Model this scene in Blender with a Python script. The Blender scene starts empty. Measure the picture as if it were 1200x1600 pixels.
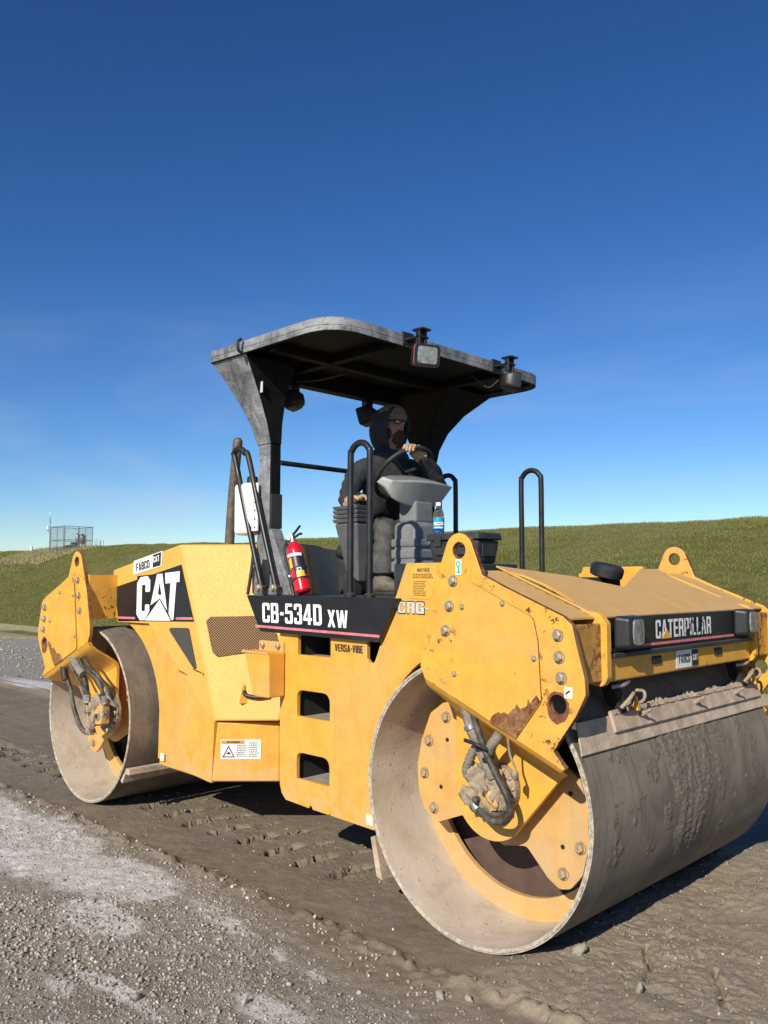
import bpy, bmesh, math, random
import numpy as np
from mathutils import Vector, Matrix, Quaternion
from mathutils.geometry import delaunay_2d_cdt

random.seed(7)
RNG = np.random.default_rng(11)
scene = bpy.context.scene
COL = scene.collection

# ------------------------------------------------------------------ camera
cam_d = bpy.data.cameras.new('camera')
cam = bpy.data.objects.new('camera', cam_d)
COL.objects.link(cam)
YAW, PITCH, ROLL = -0.77483, 0.08051, 0.00139
fw = Vector((math.sin(YAW) * math.cos(PITCH), math.cos(YAW) * math.cos(PITCH), math.sin(PITCH)))
rt = Vector((math.cos(YAW), -math.sin(YAW), 0))
up = rt.cross(fw)
rt, up = rt * math.cos(ROLL) + up * math.sin(ROLL), -rt * math.sin(ROLL) + up * math.cos(ROLL)
M = Matrix((rt, up, -fw)).transposed().to_4x4()
M.translation = (4.3157, -4.1011, 1.6543)
cam.matrix_world = M
cam_d.sensor_fit = 'VERTICAL'
cam_d.sensor_height = 24.0
cam_d.lens = 24.0 * 1318.07 / 1600.0
cam_d.clip_start = 0.05
cam_d.clip_end = 6000
scene.camera = cam

# ------------------------------------------------------------------ sky and sun
LIGHT = Vector((-0.34, 1.0, -0.63)).normalized()         # the way sunlight travels
SUN_EL = math.asin(-LIGHT.z)
SUN_AZ = math.atan2(-LIGHT.x, -LIGHT.y)                  # clockwise from +Y
world = bpy.data.worlds.new('World')
scene.world = world
world.use_nodes = True
wn, wl = world.node_tree.nodes, world.node_tree.links
wn.clear()
w_out = wn.new('ShaderNodeOutputWorld')
w_bg = wn.new('ShaderNodeBackground')
w_bg.inputs['Strength'].default_value = 0.066
w_sky = wn.new('ShaderNodeTexSky')
w_sky.sky_type = 'NISHITA'
w_sky.sun_disc = False
w_sky.sun_elevation = SUN_EL
w_sky.sun_rotation = SUN_AZ
w_sky.altitude = 300
w_sky.air_density = 1.0
w_sky.dust_density = 0.0
w_sky.ozone_density = 5.0
# thin cirrus: stretched noise over the whole dome
w_tc = wn.new('ShaderNodeTexCoord')
w_map = wn.new('ShaderNodeMapping')
w_map.inputs['Rotation'].default_value = (0.0, 0.22, 0.7)
w_map.inputs['Scale'].default_value = (1.1, 3.0, 9.0)
w_noise = wn.new('ShaderNodeTexNoise')
w_noise.inputs['Scale'].default_value = 1.25
w_noise.inputs['Detail'].default_value = 7
w_noise.inputs['Roughness'].default_value = 0.52
w_noise.inputs['Distortion'].default_value = 0.5
w_ramp = wn.new('ShaderNodeMapRange')
w_ramp.inputs['From Min'].default_value = 0.47
w_ramp.inputs['From Max'].default_value = 0.86
w_ramp.inputs['To Max'].default_value = 0.55
w_mix = wn.new('ShaderNodeMix')
w_mix.data_type = 'RGBA'
w_mix.inputs[7].default_value = (8.2, 8.8, 9.8, 1)
wl.new(w_tc.outputs['Generated'], w_map.inputs['Vector'])
wl.new(w_map.outputs['Vector'], w_noise.inputs['Vector'])
wl.new(w_noise.outputs['Fac'], w_ramp.inputs['Value'])
w_sep = wn.new('ShaderNodeSeparateXYZ')
w_low = wn.new('ShaderNodeMapRange')                     # cirrus lies low, towards the horizon
w_low.inputs['From Min'].default_value = 0.04
w_low.inputs['From Max'].default_value = 0.36
w_low.inputs['To Min'].default_value = 1.0
w_low.inputs['To Max'].default_value = 0.0
w_mul = wn.new('ShaderNodeMath')
w_mul.operation = 'MULTIPLY'
wl.new(w_tc.outputs['Generated'], w_sep.inputs[0])
wl.new(w_sep.outputs['Z'], w_low.inputs['Value'])
wl.new(w_low.outputs['Result'], w_mul.inputs[0])
wl.new(w_ramp.outputs['Result'], w_mul.inputs[1])
wl.new(w_mul.outputs[0], w_mix.inputs[0])
w_gam = wn.new('ShaderNodeHueSaturation')
w_gam.inputs['Saturation'].default_value = 1.12
w_gam.inputs['Hue'].default_value = 0.506
w_tone = wn.new('ShaderNodeGamma')
w_tone.inputs['Gamma'].default_value = 1.20
wl.new(w_sky.outputs['Color'], w_tone.inputs['Color'])
wl.new(w_tone.outputs['Color'], w_gam.inputs['Color'])
wl.new(w_gam.outputs['Color'], w_mix.inputs[6])
wl.new(w_mix.outputs[2], w_bg.inputs['Color'])
wl.new(w_bg.outputs['Background'], w_out.inputs['Surface'])

sun_d = bpy.data.lights.new('sun', 'SUN')
sun_d.energy = 4.8
sun_d.angle = math.radians(0.55)
sun_d.color = (1.0, 0.93, 0.81)
sun = bpy.data.objects.new('sun', sun_d)
COL.objects.link(sun)
sun.rotation_euler = LIGHT.to_track_quat('-Z', 'Y').to_euler()
sun.location = (6, -18, 12)

scene.view_settings.view_transform = 'Standard'
scene.view_settings.look = 'None'
scene.view_settings.gamma = 1.0
scene.view_settings.use_curve_mapping = False
scene.view_settings.exposure = 0.22

# ------------------------------------------------------------------ materials
def new_mat(name):
    m = bpy.data.materials.new(name)
    m.use_nodes = True
    nt = m.node_tree
    b = nt.nodes['Principled BSDF']
    return m, nt, b

class G:
    """small helper to wire shader nodes"""
    def __init__(s, nt):
        s.nt = nt
        s.tc = nt.nodes.new('ShaderNodeTexCoord')
    def n(s, t, **kw):
        x = s.nt.nodes.new(t)
        for k, v in kw.items():
            if k in x.inputs:
                x.inputs[k].default_value = v
            else:
                setattr(x, k, v)
        return x
    def link(s, a, b):
        s.nt.links.new(a, b)
    def noise(s, scale, detail=4, rough=0.55, stretch=None, dist=0.0, coord='Object'):
        x = s.n('ShaderNodeTexNoise', Scale=scale, Detail=detail, Roughness=rough, Distortion=dist)
        src = s.tc.outputs[coord]
        if stretch:
            mp = s.n('ShaderNodeMapping')
            mp.inputs['Scale'].default_value = stretch
            s.link(src, mp.inputs['Vector'])
            src = mp.outputs['Vector']
        s.link(src, x.inputs['Vector'])
        return x.outputs['Fac']
    def rng(s, v, a, b, lo=0.0, hi=1.0, smooth=True):
        x = s.n('ShaderNodeMapRange')
        if smooth:
            x.interpolation_type = 'SMOOTHSTEP'
        x.inputs['From Min'].default_value = a
        x.inputs['From Max'].default_value = b
        x.inputs['To Min'].default_value = lo
        x.inputs['To Max'].default_value = hi
        s.link(v, x.inputs['Value'])
        return x.outputs['Result']
    def math(s, op, a, b=None):
        x = s.n('ShaderNodeMath', operation=op)
        x.use_clamp = False
        for i, v in enumerate((a, b)):
            if v is None:
                continue
            if isinstance(v, (int, float)):
                x.inputs[i].default_value = v
            else:
                s.link(v, x.inputs[i])
        return x.outputs[0]
    def mix(s, f, a, b):
        x = s.n('ShaderNodeMix')
        x.data_type = 'RGBA'
        if isinstance(f, (int, float)):
            x.inputs[0].default_value = f
        else:
            s.link(f, x.inputs[0])
        for i, v in ((6, a), (7, b)):
            if isinstance(v, tuple):
                x.inputs[i].default_value = (*v[:3], 1)
            else:
                s.link(v, x.inputs[i])
        return x.outputs[2]
    def bump(s, h, strength, dist=0.01):
        x = s.n('ShaderNodeBump', Strength=strength, Distance=dist)
        s.link(h, x.inputs['Height'])
        return x.outputs['Normal']

def plain(name, col, rough=0.6, metal=0.0, var=0.15, scale=14, bump=0.0, bscale=120, dust=0.0, dustcol=(.36, .30, .22), coat=0.0):
    m, nt, b = new_mat(name)
    g = G(nt)
    n1 = g.noise(scale, 5, 0.6)
    c = g.mix(g.rng(n1, .3, .7), tuple(v * (1 - var) for v in col), tuple(min(1, v * (1 + var)) for v in col))
    if dust:
        n2 = g.noise(scale * .35, 6, .65, dist=.4)
        c = g.mix(g.rng(n2, .42, .72, 0, dust), c, dustcol)
        r = g.rng(n2, .42, .72, rough, min(1, rough + .3))
        g.link(r, b.inputs['Roughness'])
    else:
        b.inputs['Roughness'].default_value = rough
    g.link(c, b.inputs['Base Color'])
    b.inputs['Metallic'].default_value = metal
    b.inputs['Coat Weight'].default_value = coat
    if bump:
        g.link(g.bump(g.noise(bscale, 4, .6), bump), b.inputs['Normal'])
    return m

def paint(name, col, rough=0.42, dust=0.3, dustcol=(.46, .37, .25), rust=0.0, topdust=0.0, low=0.0, fade=0.12, grime=0.25):
    """weathered machine paint: fading, dust film, splashes low down, rust flecks, fine scratches"""
    m, nt, b = new_mat(name)
    g = G(nt)
    big = g.noise(1.7, 5, .6, dist=.6)
    mid = g.noise(9, 6, .62)
    fine = g.noise(70, 4, .6)
    c = g.mix(g.rng(mid, .3, .7), tuple(v * (1 - fade) for v in col), tuple(min(1, v * (1 + fade * .7)) for v in col))
    # streaky grime running down
    st = g.noise(5.5, 6, .65, stretch=(3.2, 3.2, .45))
    gm = g.rng(st, .52, .78, 0, grime)
    c = g.mix(gm, c, (col[0] * .45, col[1] * .42, col[2] * .55 + .02))
    d = g.rng(big, .40, .74, 0, dust)
    if topdust or low:
        geo = g.n('ShaderNodeNewGeometry')
        if topdust:
            sp = g.n('ShaderNodeSeparateXYZ')
            g.link(geo.outputs['Normal'], sp.inputs[0])
            t = g.rng(sp.outputs['Z'], .45, .92, 0, topdust)
            t = g.math('MULTIPLY', t, g.rng(mid, .2, .6, .55, 1))
            d = g.math('MAXIMUM', d, t)
        if low:
            sp = g.n('ShaderNodeSeparateXYZ')
            g.link(geo.outputs['Position'], sp.inputs[0])
            t = g.rng(sp.outputs['Z'], .25, .75, low, 0)
            t = g.math('MULTIPLY', t, g.rng(mid, .38, .62, .1, 1))
            d = g.math('MAXIMUM', d, t)
    c = g.mix(d, c, dustcol)
    ro = g.math('ADD', g.math('MULTIPLY', d, .45), g.rng(fine, .3, .7, rough - .06, rough + .1))
    if rust:
        r1 = g.rng(g.noise(26, 5, .7), .72 - rust * .25, .76 - rust * .25)
        r2 = g.rng(g.noise(3.1, 4, .6), .50 - rust * .12, .66 - rust * .1)
        rm = g.math('MULTIPLY', r1, r2)
        rc = g.mix(g.rng(fine, .35, .65), (.060, .022, .012), (.20, .075, .028))
        c = g.mix(rm, c, rc)
        ro = g.math('ADD', ro, g.math('MULTIPLY', rm, .3))
    g.link(c, b.inputs['Base Color'])
    g.link(ro, b.inputs['Roughness'])
    h = g.math('ADD', g.math('MULTIPLY', g.noise(3.0, 2, .5), 1.2), g.math('MULTIPLY', fine, .08))
    g.link(g.bump(h, .12, .02), b.inputs['Normal'])
    b.inputs['Specular IOR Level'].default_value = .45
    return m

YEL = (.75, .375, .048)
MAT = {}
MAT['yellow'] = paint('yellow_paint', YEL, dust=.25, rust=.16, low=.55)
MAT['yellow_hood'] = paint('faded_yellow_hood_paint', (.76, .395, .075), rough=.55, dust=.10, rust=0.0, topdust=.2, grime=.05, fade=.04)
MAT['yellow_rusty'] = paint('chipped_yellow_paint', YEL, dust=.22, rust=.58)
MAT['yellow_top'] = paint('dusty_yellow_paint', (.70, .38, .08), dust=.4, rust=.16, topdust=.55, dustcol=(.50, .35, .17))
MAT['yellow_mud'] = paint('muddy_yellow_paint', (.64, .36, .10), dust=.9, rust=.12, low=.3, dustcol=(.47, .35, .21))
MAT['edge_rust'] = paint('rusted_plate_edge', (.30, .14, .04), dust=.25, rust=1.2, rough=.7)
MAT['black'] = paint('black_paint', (.018, .019, .021), rough=.4, dust=.22, dustcol=(.16, .15, .13), rust=0, grime=.1, topdust=.35)
MAT['black_decal'] = paint('black_decal_film', (.013, .014, .017), rough=.32, dust=.10, dustcol=(.14, .13, .12), rust=0, grime=.0)
def scuffed(name):
    """scratched, scuffed charcoal paint, made paler to paint in sunlight"""
    m, nt, b = new_mat(name)
    g = G(nt)
    big, mid = g.noise(3.5, 6, .65, dist=.8), g.noise(16, 6, .7)
    c = g.mix(g.rng(mid, .3, .7), (.085, .09, .095), (.21, .215, .22))
    c = g.mix(g.rng(big, .42, .66, 0, .85), c, (.36, .37, .37))
    s1 = g.noise(22, 3, .5, stretch=(1.0, 1.0, 7.0), dist=1.2)
    s2 = g.noise(17, 3, .5, stretch=(5.0, 5.0, .8), dist=1.5)
    c = g.mix(g.rng(s1, .60, .66, 0, .75), c, (.035, .036, .038))
    c = g.mix(g.rng(s2, .62, .68, 0, .6), c, (.045, .046, .05))
    g.link(c, b.inputs['Base Color'])
    g.link(g.rng(big, .3, .7, .45, .75), b.inputs['Roughness'])
    g.link(g.bump(s1, .15, .01), b.inputs['Normal'])
    return m
MAT['rops_sunlit'] = scuffed('sunlit_scuffed_charcoal')  # lighter copy with sunlight painted in, mainly for outward faces
MAT['rops_shaded'] = plain('shaded_matt_black', (.010, .010, .0105), .6, var=.3)  # dark copy with shade painted in, for inner sides and underside
MAT['rops_shaded'].node_tree.nodes['Principled BSDF'].inputs['Specular IOR Level'].default_value = .12
MAT['yellow_spacer'] = paint('rust_pitted_yellow_paint', (.50, .25, .04), dust=.45, rust=.95, grime=.45)
MAT['rubber'] = plain('black_rubber', (.016, .016, .017), .55, dust=.25, dustcol=(.12, .11, .10), bump=.1)
MAT['tube_black'] = plain('black_powder_coat', (.012, .012, .013), .38, var=.3, dust=.12, dustcol=(.10, .095, .085))
MAT['white'] = plain('white_decal', (.80, .79, .76), .5, var=.05, dust=.25, dustcol=(.55, .50, .42))
MAT['lettering'] = plain('white_lettering', (.86, .86, .84), .45, var=.04, scale=60)
MAT['worn_white'] = plain('worn_white_lettering', (.80, .79, .77), .5, var=.08, scale=60)
MAT['pink'] = plain('faded_red_stripe', (.66, .20, .22), .5, var=.18, scale=30)
MAT['ink'] = plain('dark_print', (.02, .02, .02), .6, var=.1)
MAT['orange'] = plain('orange_print', (.75, .25, .03), .6, var=.1)
MAT['label_yellow'] = plain('yellow_label', (.74, .40, .06), .5, var=.06)
MAT['pale_label'] = plain('pale_label', (.78, .74, .55), .5, var=.08)
MAT['silver_letter'] = plain('silver_lettering', (.55, .54, .52), .5, var=.1)
MAT['green_print'] = plain('green_print', (.03, .45, .16), .5)
MAT['bolt'] = plain('zinc_bolt', (.42, .36, .26), .5, metal=.55, var=.35, scale=60, dust=.5)
MAT['tan_poly'] = plain('white_polyethylene', (.78, .77, .72), .45, var=.04, bump=.05, bscale=60)
MAT['poly_cap'] = plain('black_plastic', (.02, .02, .022), .45, var=.2)
MAT['grey_plastic'] = plain('grey_plastic', (.165, .170, .178), .55, var=.12, dust=.35, dustcol=(.26, .25, .23), bump=.06)
MAT['pod_grey'] = plain('dark_grey_plastic', (.085, .088, .093), .6, var=.15, dust=.4, dustcol=(.15, .145, .13), bump=.06)
MAT['light_grey'] = plain('light_grey_plastic', (.46, .47, .445), .5, var=.07, dust=.3, dustcol=(.40, .38, .33))
MAT['toolbox'] = plain('black_moulded_plastic', (.026, .028, .031), .5, var=.2, dust=.35, dustcol=(.10, .095, .088), bump=.1)
MAT['steel'] = plain('galvanised_steel', (.38, .39, .40), .45, metal=.6, var=.2)
MAT['dark_void'] = plain('near_black', (.015, .014, .013), .85, var=.3)  # near-black finish for inner blocks, liners and hole discs
MAT['exhaust'] = plain('heat_stained_steel', (.135, .115, .090), .62, metal=.35, var=.35, scale=20, dust=.3, dustcol=(.14, .12, .10))
MAT['red'] = plain('red_enamel', (.62, .010, .022), .22, var=.06, coat=.5)
MAT['chrome'] = plain('brushed_metal', (.55, .55, .54), .3, metal=.9, var=.15)
MAT['hose'] = plain('muddy_hose', (.028, .027, .026), .5, dust=.55, dustcol=(.30, .25, .185), var=.3, scale=30, bump=.2)
MAT['sleeve'] = plain('muddy_hose_sleeve', (.22, .19, .15), .85, dust=.6, dustcol=(.34, .28, .21), var=.3, scale=40, bump=.5, bscale=90)
MAT['mudlump'] = plain('caked_mud', (.30, .235, .165), .95, var=.35, scale=30, bump=.7, bscale=60, dust=.5, dustcol=(.42, .33, .22))
MAT['brown_steel'] = plain('primer_brown_steel', (.085, .050, .036), .7, var=.2, dust=.3, dustcol=(.14, .10, .075))

def drum_mat(name, c1, c2, dark, streak):
    m, nt, b = new_mat(name)
    g = G(nt)
    big = g.noise(2.6, 6, .62, dist=.7)
    sp = g.noise(46, 5, .68)
    st = g.noise(7, 5, .6, stretch=streak)
    c = g.mix(g.rng(big, .3, .7), c1, c2)
    c = g.mix(g.rng(st, .5, .75, 0, .55), c, dark)
    c = g.mix(g.rng(sp, .64, .74, 0, .6), c, dark)
    # pale dried specks
    c = g.mix(g.rng(g.noise(120, 3, .5), .70, .78, 0, .5), c, tuple(min(1, v * 1.35) for v in c2))
    g.link(c, b.inputs['Base Color'])
    b.inputs['Roughness'].default_value = .82
    b.inputs['Specular IOR Level'].default_value = .25
    h = g.math('ADD', g.math('MULTIPLY', sp, .6), g.math('MULTIPLY', big, 1.0))
    g.link(g.bump(h, .35, .012), b.inputs['Normal'])
    return m
MAT['drum_in'] = drum_mat('lime_dusted_drum_inside', (.46, .385, .30), (.60, .52, .425), (.33, .27, .205), (1, 1, 1))
MAT['drum_out'] = drum_mat('muddy_drum_surface', (.145, .119, .091), (.250, .210, .162), (.078, .063, .047), (.5, 6, .5))
MAT['drum_edge'] = plain('chalky_drum_edge', (.43, .37, .295), .9, var=.35, scale=40, bump=.6, bscale=70)
MAT['scraper'] = plain('muddy_scraper', (.47, .37, .275), .9, var=.25, scale=12, bump=.4, bscale=60, dust=.5, dustcol=(.36, .23, .13))
MAT['cake'] = plain('wet_mud_cake', (.175, .147, .112), .93, var=.3, scale=50, bump=.7, bscale=140)

def mesh_mat(name, hole, metal_c, scale):
    """perforated sheet: hexagonal rows of holes (each far below a pixel or two across)"""
    m, nt, b = new_mat(name)
    g = G(nt)
    v = g.n('ShaderNodeTexVoronoi', Scale=scale)
    v.voronoi_dimensions = '2D'
    v.inputs['Randomness'].default_value = 0.0
    mp = g.n('ShaderNodeMapping')
    mp.inputs['Rotation'].default_value = (0, 0, math.radians(45))
    g.link(g.tc.outputs['Object'], mp.inputs['Vector'])
    g.link(mp.outputs['Vector'], v.inputs['Vector'])
    k = g.rng(v.outputs['Distance'], .36, .46)
    c = g.mix(k, hole, metal_c)
    g.link(c, b.inputs['Base Color'])
    b.inputs['Roughness'].default_value = .7
    g.link(g.bump(k, .8, .01), b.inputs['Normal'])
    return m
MAT['grille'] = mesh_mat('perforated_grille', (.016, .011, .008), (.40, .205, .062), 74)
MAT['grille_dark'] = mesh_mat('dark_perforated_grille', (.012, .012, .011), (.15, .14, .115), 74)

def glass_mat(name, col, rough):
    m, nt, b = new_mat(name)
    b.inputs['Base Color'].default_value = (*col, 1)
    b.inputs['Roughness'].default_value = rough
    b.inputs['Transmission Weight'].default_value = 1.0
    b.inputs['IOR'].default_value = 1.33
    return m
MAT['bottle'] = glass_mat('clear_plastic', (.92, .96, 1.0), .03)
MAT['water'] = glass_mat('water', (.95, .98, 1.0), .0)
MAT['label_dark'] = plain('dark_label', (.02, .022, .03), .4, var=.2, scale=200)
MAT['hazard_yellow'] = plain('yellow_sticker', (.80, .55, .03), .4, var=.1)
MAT['label_blue'] = plain('blue_label', (.03, .30, .55), .35, var=.4, scale=60)
MAT['lens'] = plain('ribbed_lens', (.30, .31, .31), .10, metal=.35, var=.35, scale=25, coat=.8, bump=.25, bscale=18)

# ------------------------------------------------------------------ mesh helpers
def put(name, v, f, mat, parent=None, smooth=None, bevel=0.0, seg=2, fmat=None, loc=None, closed=True):
    me = bpy.data.meshes.new(name)
    me.from_pydata([tuple(p) for p in v], [], [tuple(q) for q in f])
    mats = mat if isinstance(mat, (list, tuple)) else [mat]
    for mm in mats:
        me.materials.append(MAT[mm] if isinstance(mm, str) else mm)
    if fmat is not None:
        me.polygons.foreach_set('material_index', list(fmat))
    if closed:
        bm = bmesh.new()
        bm.from_mesh(me)
        bmesh.ops.recalc_face_normals(bm, faces=bm.faces)
        bm.to_mesh(me)
        bm.free()
    if smooth is not None:
        me.shade_smooth()
        me.set_sharp_from_angle(angle=math.radians(smooth))
    me.update()
    o = bpy.data.objects.new(name, me)
    COL.objects.link(o)
    if loc is not None:
        o.location = loc
    if parent is not None:
        o.parent = parent
    if bevel:
        md = o.modifiers.new('bevel', 'BEVEL')
        md.width = bevel
        md.segments = seg
        md.limit_method = 'ANGLE'
        md.angle_limit = math.radians(35)
        md.use_clamp_overlap = True
    return o

def copy_of(o, parent, loc=None, rot=None):
    c = o.copy()
    COL.objects.link(c)
    c.parent = parent
    if loc is not None:
        c.location = loc
    if rot is not None:
        c.rotation_euler = rot
    return c

def thing(name, label, cat, loc=(0, 0, 0), group=None):
    o = bpy.data.objects.new(name, None)
    COL.objects.link(o)
    o.location = loc
    o['label'] = label
    o['category'] = cat
    if group:
        o['group'] = group
    return o

def tag(o, label=None, cat=None, group=None, kind=None):
    for k, v in (('label', label), ('category', cat), ('group', group), ('kind', kind)):
        if v:
            o[k] = v
    return o

def fillet(poly, r, n=4):
    """round the corners of a 2D polygon; r is one radius or one per corner"""
    out = []
    N = len(poly)
    for i, c in enumerate(poly):
        rr = r[i] if isinstance(r, (list, tuple)) else r
        c = Vector(c)
        a = Vector(poly[i - 1]) - c
        b = Vector(poly[(i + 1) % N]) - c
        la, lb = a.length, b.length
        if rr <= 0 or la < 1e-6 or lb < 1e-6:
            out.append((c.x, c.y))
            continue
        a.normalize()
        b.normalize()
        ang = a.angle(b)
        if ang > math.radians(172):
            out.append((c.x, c.y))
            continue
        t = min(rr / math.tan(ang / 2), la * .48, lb * .48)
        p0, p1 = c + a * t, c + b * t
        for k in range(n + 1):
            u = k / n
            q = p0 * (1 - u) ** 2 + c * 2 * u * (1 - u) + p1 * u * u
            out.append((q.x, q.y))
    return out

def circ(cx, cy, r, n=24, a0=0.0):
    return [(cx + r * math.cos(a0 + 2 * math.pi * k / n), cy + r * math.sin(a0 + 2 * math.pi * k / n)) for k in range(n)]

def arc(cx, cy, r, a, b, n=12):
    return [(cx + r * math.cos(math.radians(a + (b - a) * k / n)), cy + r * math.sin(math.radians(a + (b - a) * k / n))) for k in range(n + 1)]

def to3(axis, u, v, w):
    return (w, u, v) if axis == 'x' else (u, w, v) if axis == 'y' else (u, v, w)

def prism(loops, axis, a, b):
    """plate: outer loop with holes, extruded from a to b along the axis"""
    v, f, fm = [], [], []
    flat = [q for l in loops for q in l]
    n = len(flat)
    for w in (a, b):
        for q in flat:
            v.append(to3(axis, q[0], q[1], w))
    idx, st = [], 0
    for l in loops:
        idx += [(st + i, st + (i + 1) % len(l)) for i in range(len(l))]
        st += len(l)
    cv, ce, cf, ov, oe, of_ = delaunay_2d_cdt([Vector(q) for q in flat], idx, [], 0, 1e-6)
    back = [o[0] if o else None for o in ov]
    for t in cf:
        t = tuple(back[i] for i in t)
        if None in t or len(set(t)) < 3:
            continue
        mx = sum(flat[i][0] for i in t) / 3
        my = sum(flat[i][1] for i in t) / 3
        odd = False
        for (i, j) in idx:
            (xa, ya), (xb, yb) = flat[i], flat[j]
            if (ya > my) != (yb > my) and mx < (xb - xa) * (my - ya) / (yb - ya) + xa:
                odd = not odd
        if not odd:
            continue
        f.append(tuple(t)); fm.append(0)
        f.append((t[2] + n, t[1] + n, t[0] + n)); fm.append(0)
    s = 0
    for l in loops:
        m = len(l)
        for i in range(m):
            j = (i + 1) % m
            f.append((s + i, s + j, s + j + n, s + i + n)); fm.append(1)
        s += m
    return v, f, fm

def plate(name, loops, axis, a, b, mat, parent, bevel=.003, seg=2, smooth=40):
    if isinstance(loops[0][0], (int, float)):
        loops = [loops]
    v, f, fm = prism(loops, axis, a, b)
    mats = mat if isinstance(mat, (list, tuple)) else [mat, mat]
    return put(name, v, f, mats, parent, smooth=smooth, bevel=bevel, seg=seg, fmat=fm)

def boxvf(lo, hi):
    x0, y0, z0 = lo
    x1, y1, z1 = hi
    v = [(x0, y0, z0), (x1, y0, z0), (x1, y1, z0), (x0, y1, z0), (x0, y0, z1), (x1, y0, z1), (x1, y1, z1), (x0, y1, z1)]
    f = [(0, 3, 2, 1), (4, 5, 6, 7), (0, 1, 5, 4), (1, 2, 6, 5), (2, 3, 7, 6), (3, 0, 4, 7)]
    return v, f

def box(name, lo, hi, mat, parent=None, bevel=.004, seg=2, **kw):
    v, f = boxvf(lo, hi)
    return put(name, v, f, mat, parent, bevel=bevel, seg=seg, **kw)

def hexa(name, bottom, top, mat, parent=None, bevel=.004, seg=2, smooth=None):
    """solid from two matching loops of 3D points"""
    n = len(bottom)
    v = list(bottom) + list(top)
    f = [tuple(range(n))[::-1], tuple(range(n, 2 * n))]
    for i in range(n):
        j = (i + 1) % n
        f.append((i, j, j + n, i + n))
    return put(name, v, f, mat, parent, bevel=bevel, seg=seg, smooth=smooth)

def joinvf(parts):
    V, F = [], []
    for v, f in parts:
        o = len(V)
        V += list(v)
        F += [tuple(i + o for i in q) for q in f]
    return V, F

def spline(pts, k=6):
    P = [Vector(p) for p in pts]
    if len(P) < 3 or k <= 1:
        return P
    out = []
    for i in range(len(P) - 1):
        p0 = P[i - 1] if i else P[0] * 2 - P[1]
        p1, p2 = P[i], P[i + 1]
        p3 = P[i + 2] if i + 2 < len(P) else P[-1] * 2 - P[-2]
        for s in range(k):
            t = s / k
            out.append(.5 * ((2 * p1) + (p2 - p0) * t + (2 * p0 - 5 * p1 + 4 * p2 - p3) * t * t + (3 * p1 - p0 - 3 * p2 + p3) * t ** 3))
    out.append(P[-1])
    return out

def tubevf(pts, r, n=10, k=6, rfun=None):
    P = spline(pts, k)
    v, f = [], []
    N = None
    for i, p in enumerate(P):
        t = (P[min(i + 1, len(P) - 1)] - P[max(i - 1, 0)]).normalized()
        if N is None:
            N = t.orthogonal().normalized()
        else:
            N = (N - t * N.dot(t)).normalized()
        Bn = t.cross(N)
        rr = r if rfun is None else rfun(i / max(1, len(P) - 1)) * r
        for a in range(n):
            an = 2 * math.pi * a / n
            v.append(p + N * (rr * math.cos(an)) + Bn * (rr * math.sin(an)))
    for i in range(len(P) - 1):
        for a in range(n):
            b = (a + 1) % n
            f.append((i * n + a, i * n + b, (i + 1) * n + b, (i + 1) * n + a))
    f.append(tuple(range(n))[::-1])
    f.append(tuple((len(P) - 1) * n + a for a in range(n)))
    return v, f

def tube(name, pts, r, mat, parent, n=10, k=6, rfun=None):
    v, f = tubevf(pts, r, n, k, rfun)
    return put(name, v, f, mat, parent, smooth=50)

def lathevf(prof, center, axis='z', n=32, a0=0, a1=360, cap=True):
    """profile of (radius, height) turned about an axis through center"""
    c = Vector(center)
    full = abs(a1 - a0) >= 360
    m = n if full else n + 1
    v, f = [], []
    for r, h in prof:
        for k in range(m):
            a = math.radians(a0 + (a1 - a0) * k / n)
            u, w = r * math.cos(a), r * math.sin(a)
            q = {'z': (u, w, h), 'y': (u, h, w), 'x': (h, u, w)}[axis]
            v.append(c + Vector(q))
    for i in range(len(prof) - 1):
        for k in range(n):
            l = (k + 1) % m if full else k + 1
            f.append((i * m + k, i * m + l, (i + 1) * m + l, (i + 1) * m + k))
    if cap and full:
        if prof[0][0] > 1e-5:
            f.append(tuple(range(m))[::-1])
        if prof[-1][0] > 1e-5:
            f.append(tuple((len(prof) - 1) * m + k for k in range(m)))
    return v, f

def lathe(name, prof, center, mat, parent, axis='z', n=32, smooth=40, **kw):
    v, f = lathevf(prof, center, axis, n, **kw)
    return put(name, v, f, mat, parent, smooth=smooth)

# numpy value noise -----------------------------------------------------------
_T = RNG.random((256, 256)).astype(np.float32)
def vnoise(x, y):
    xi, yi = np.floor(x).astype(int), np.floor(y).astype(int)
    fx, fy = x - xi, y - yi
    fx, fy = fx * fx * (3 - 2 * fx), fy * fy * (3 - 2 * fy)
    a, b = _T[xi % 256, yi % 256], _T[(xi + 1) % 256, yi % 256]
    c, d = _T[xi % 256, (yi + 1) % 256], _T[(xi + 1) % 256, (yi + 1) % 256]
    return (a * (1 - fx) + b * fx) * (1 - fy) + (c * (1 - fx) + d * fx) * fy
def fbm(x, y, s, o=4, g=.5):
    t, a, n = 0, 1, 0
    for k in range(o):
        t = t + a * vnoise(x * s + 17.3 * k, y * s - 9.1 * k)
        n += a
        a *= g
        s *= 2.03
    return t / n
def sstep(a, b, x):
    t = np.clip((x - a) / (b - a), 0, 1)
    return t * t * (3 - 2 * t)

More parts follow.
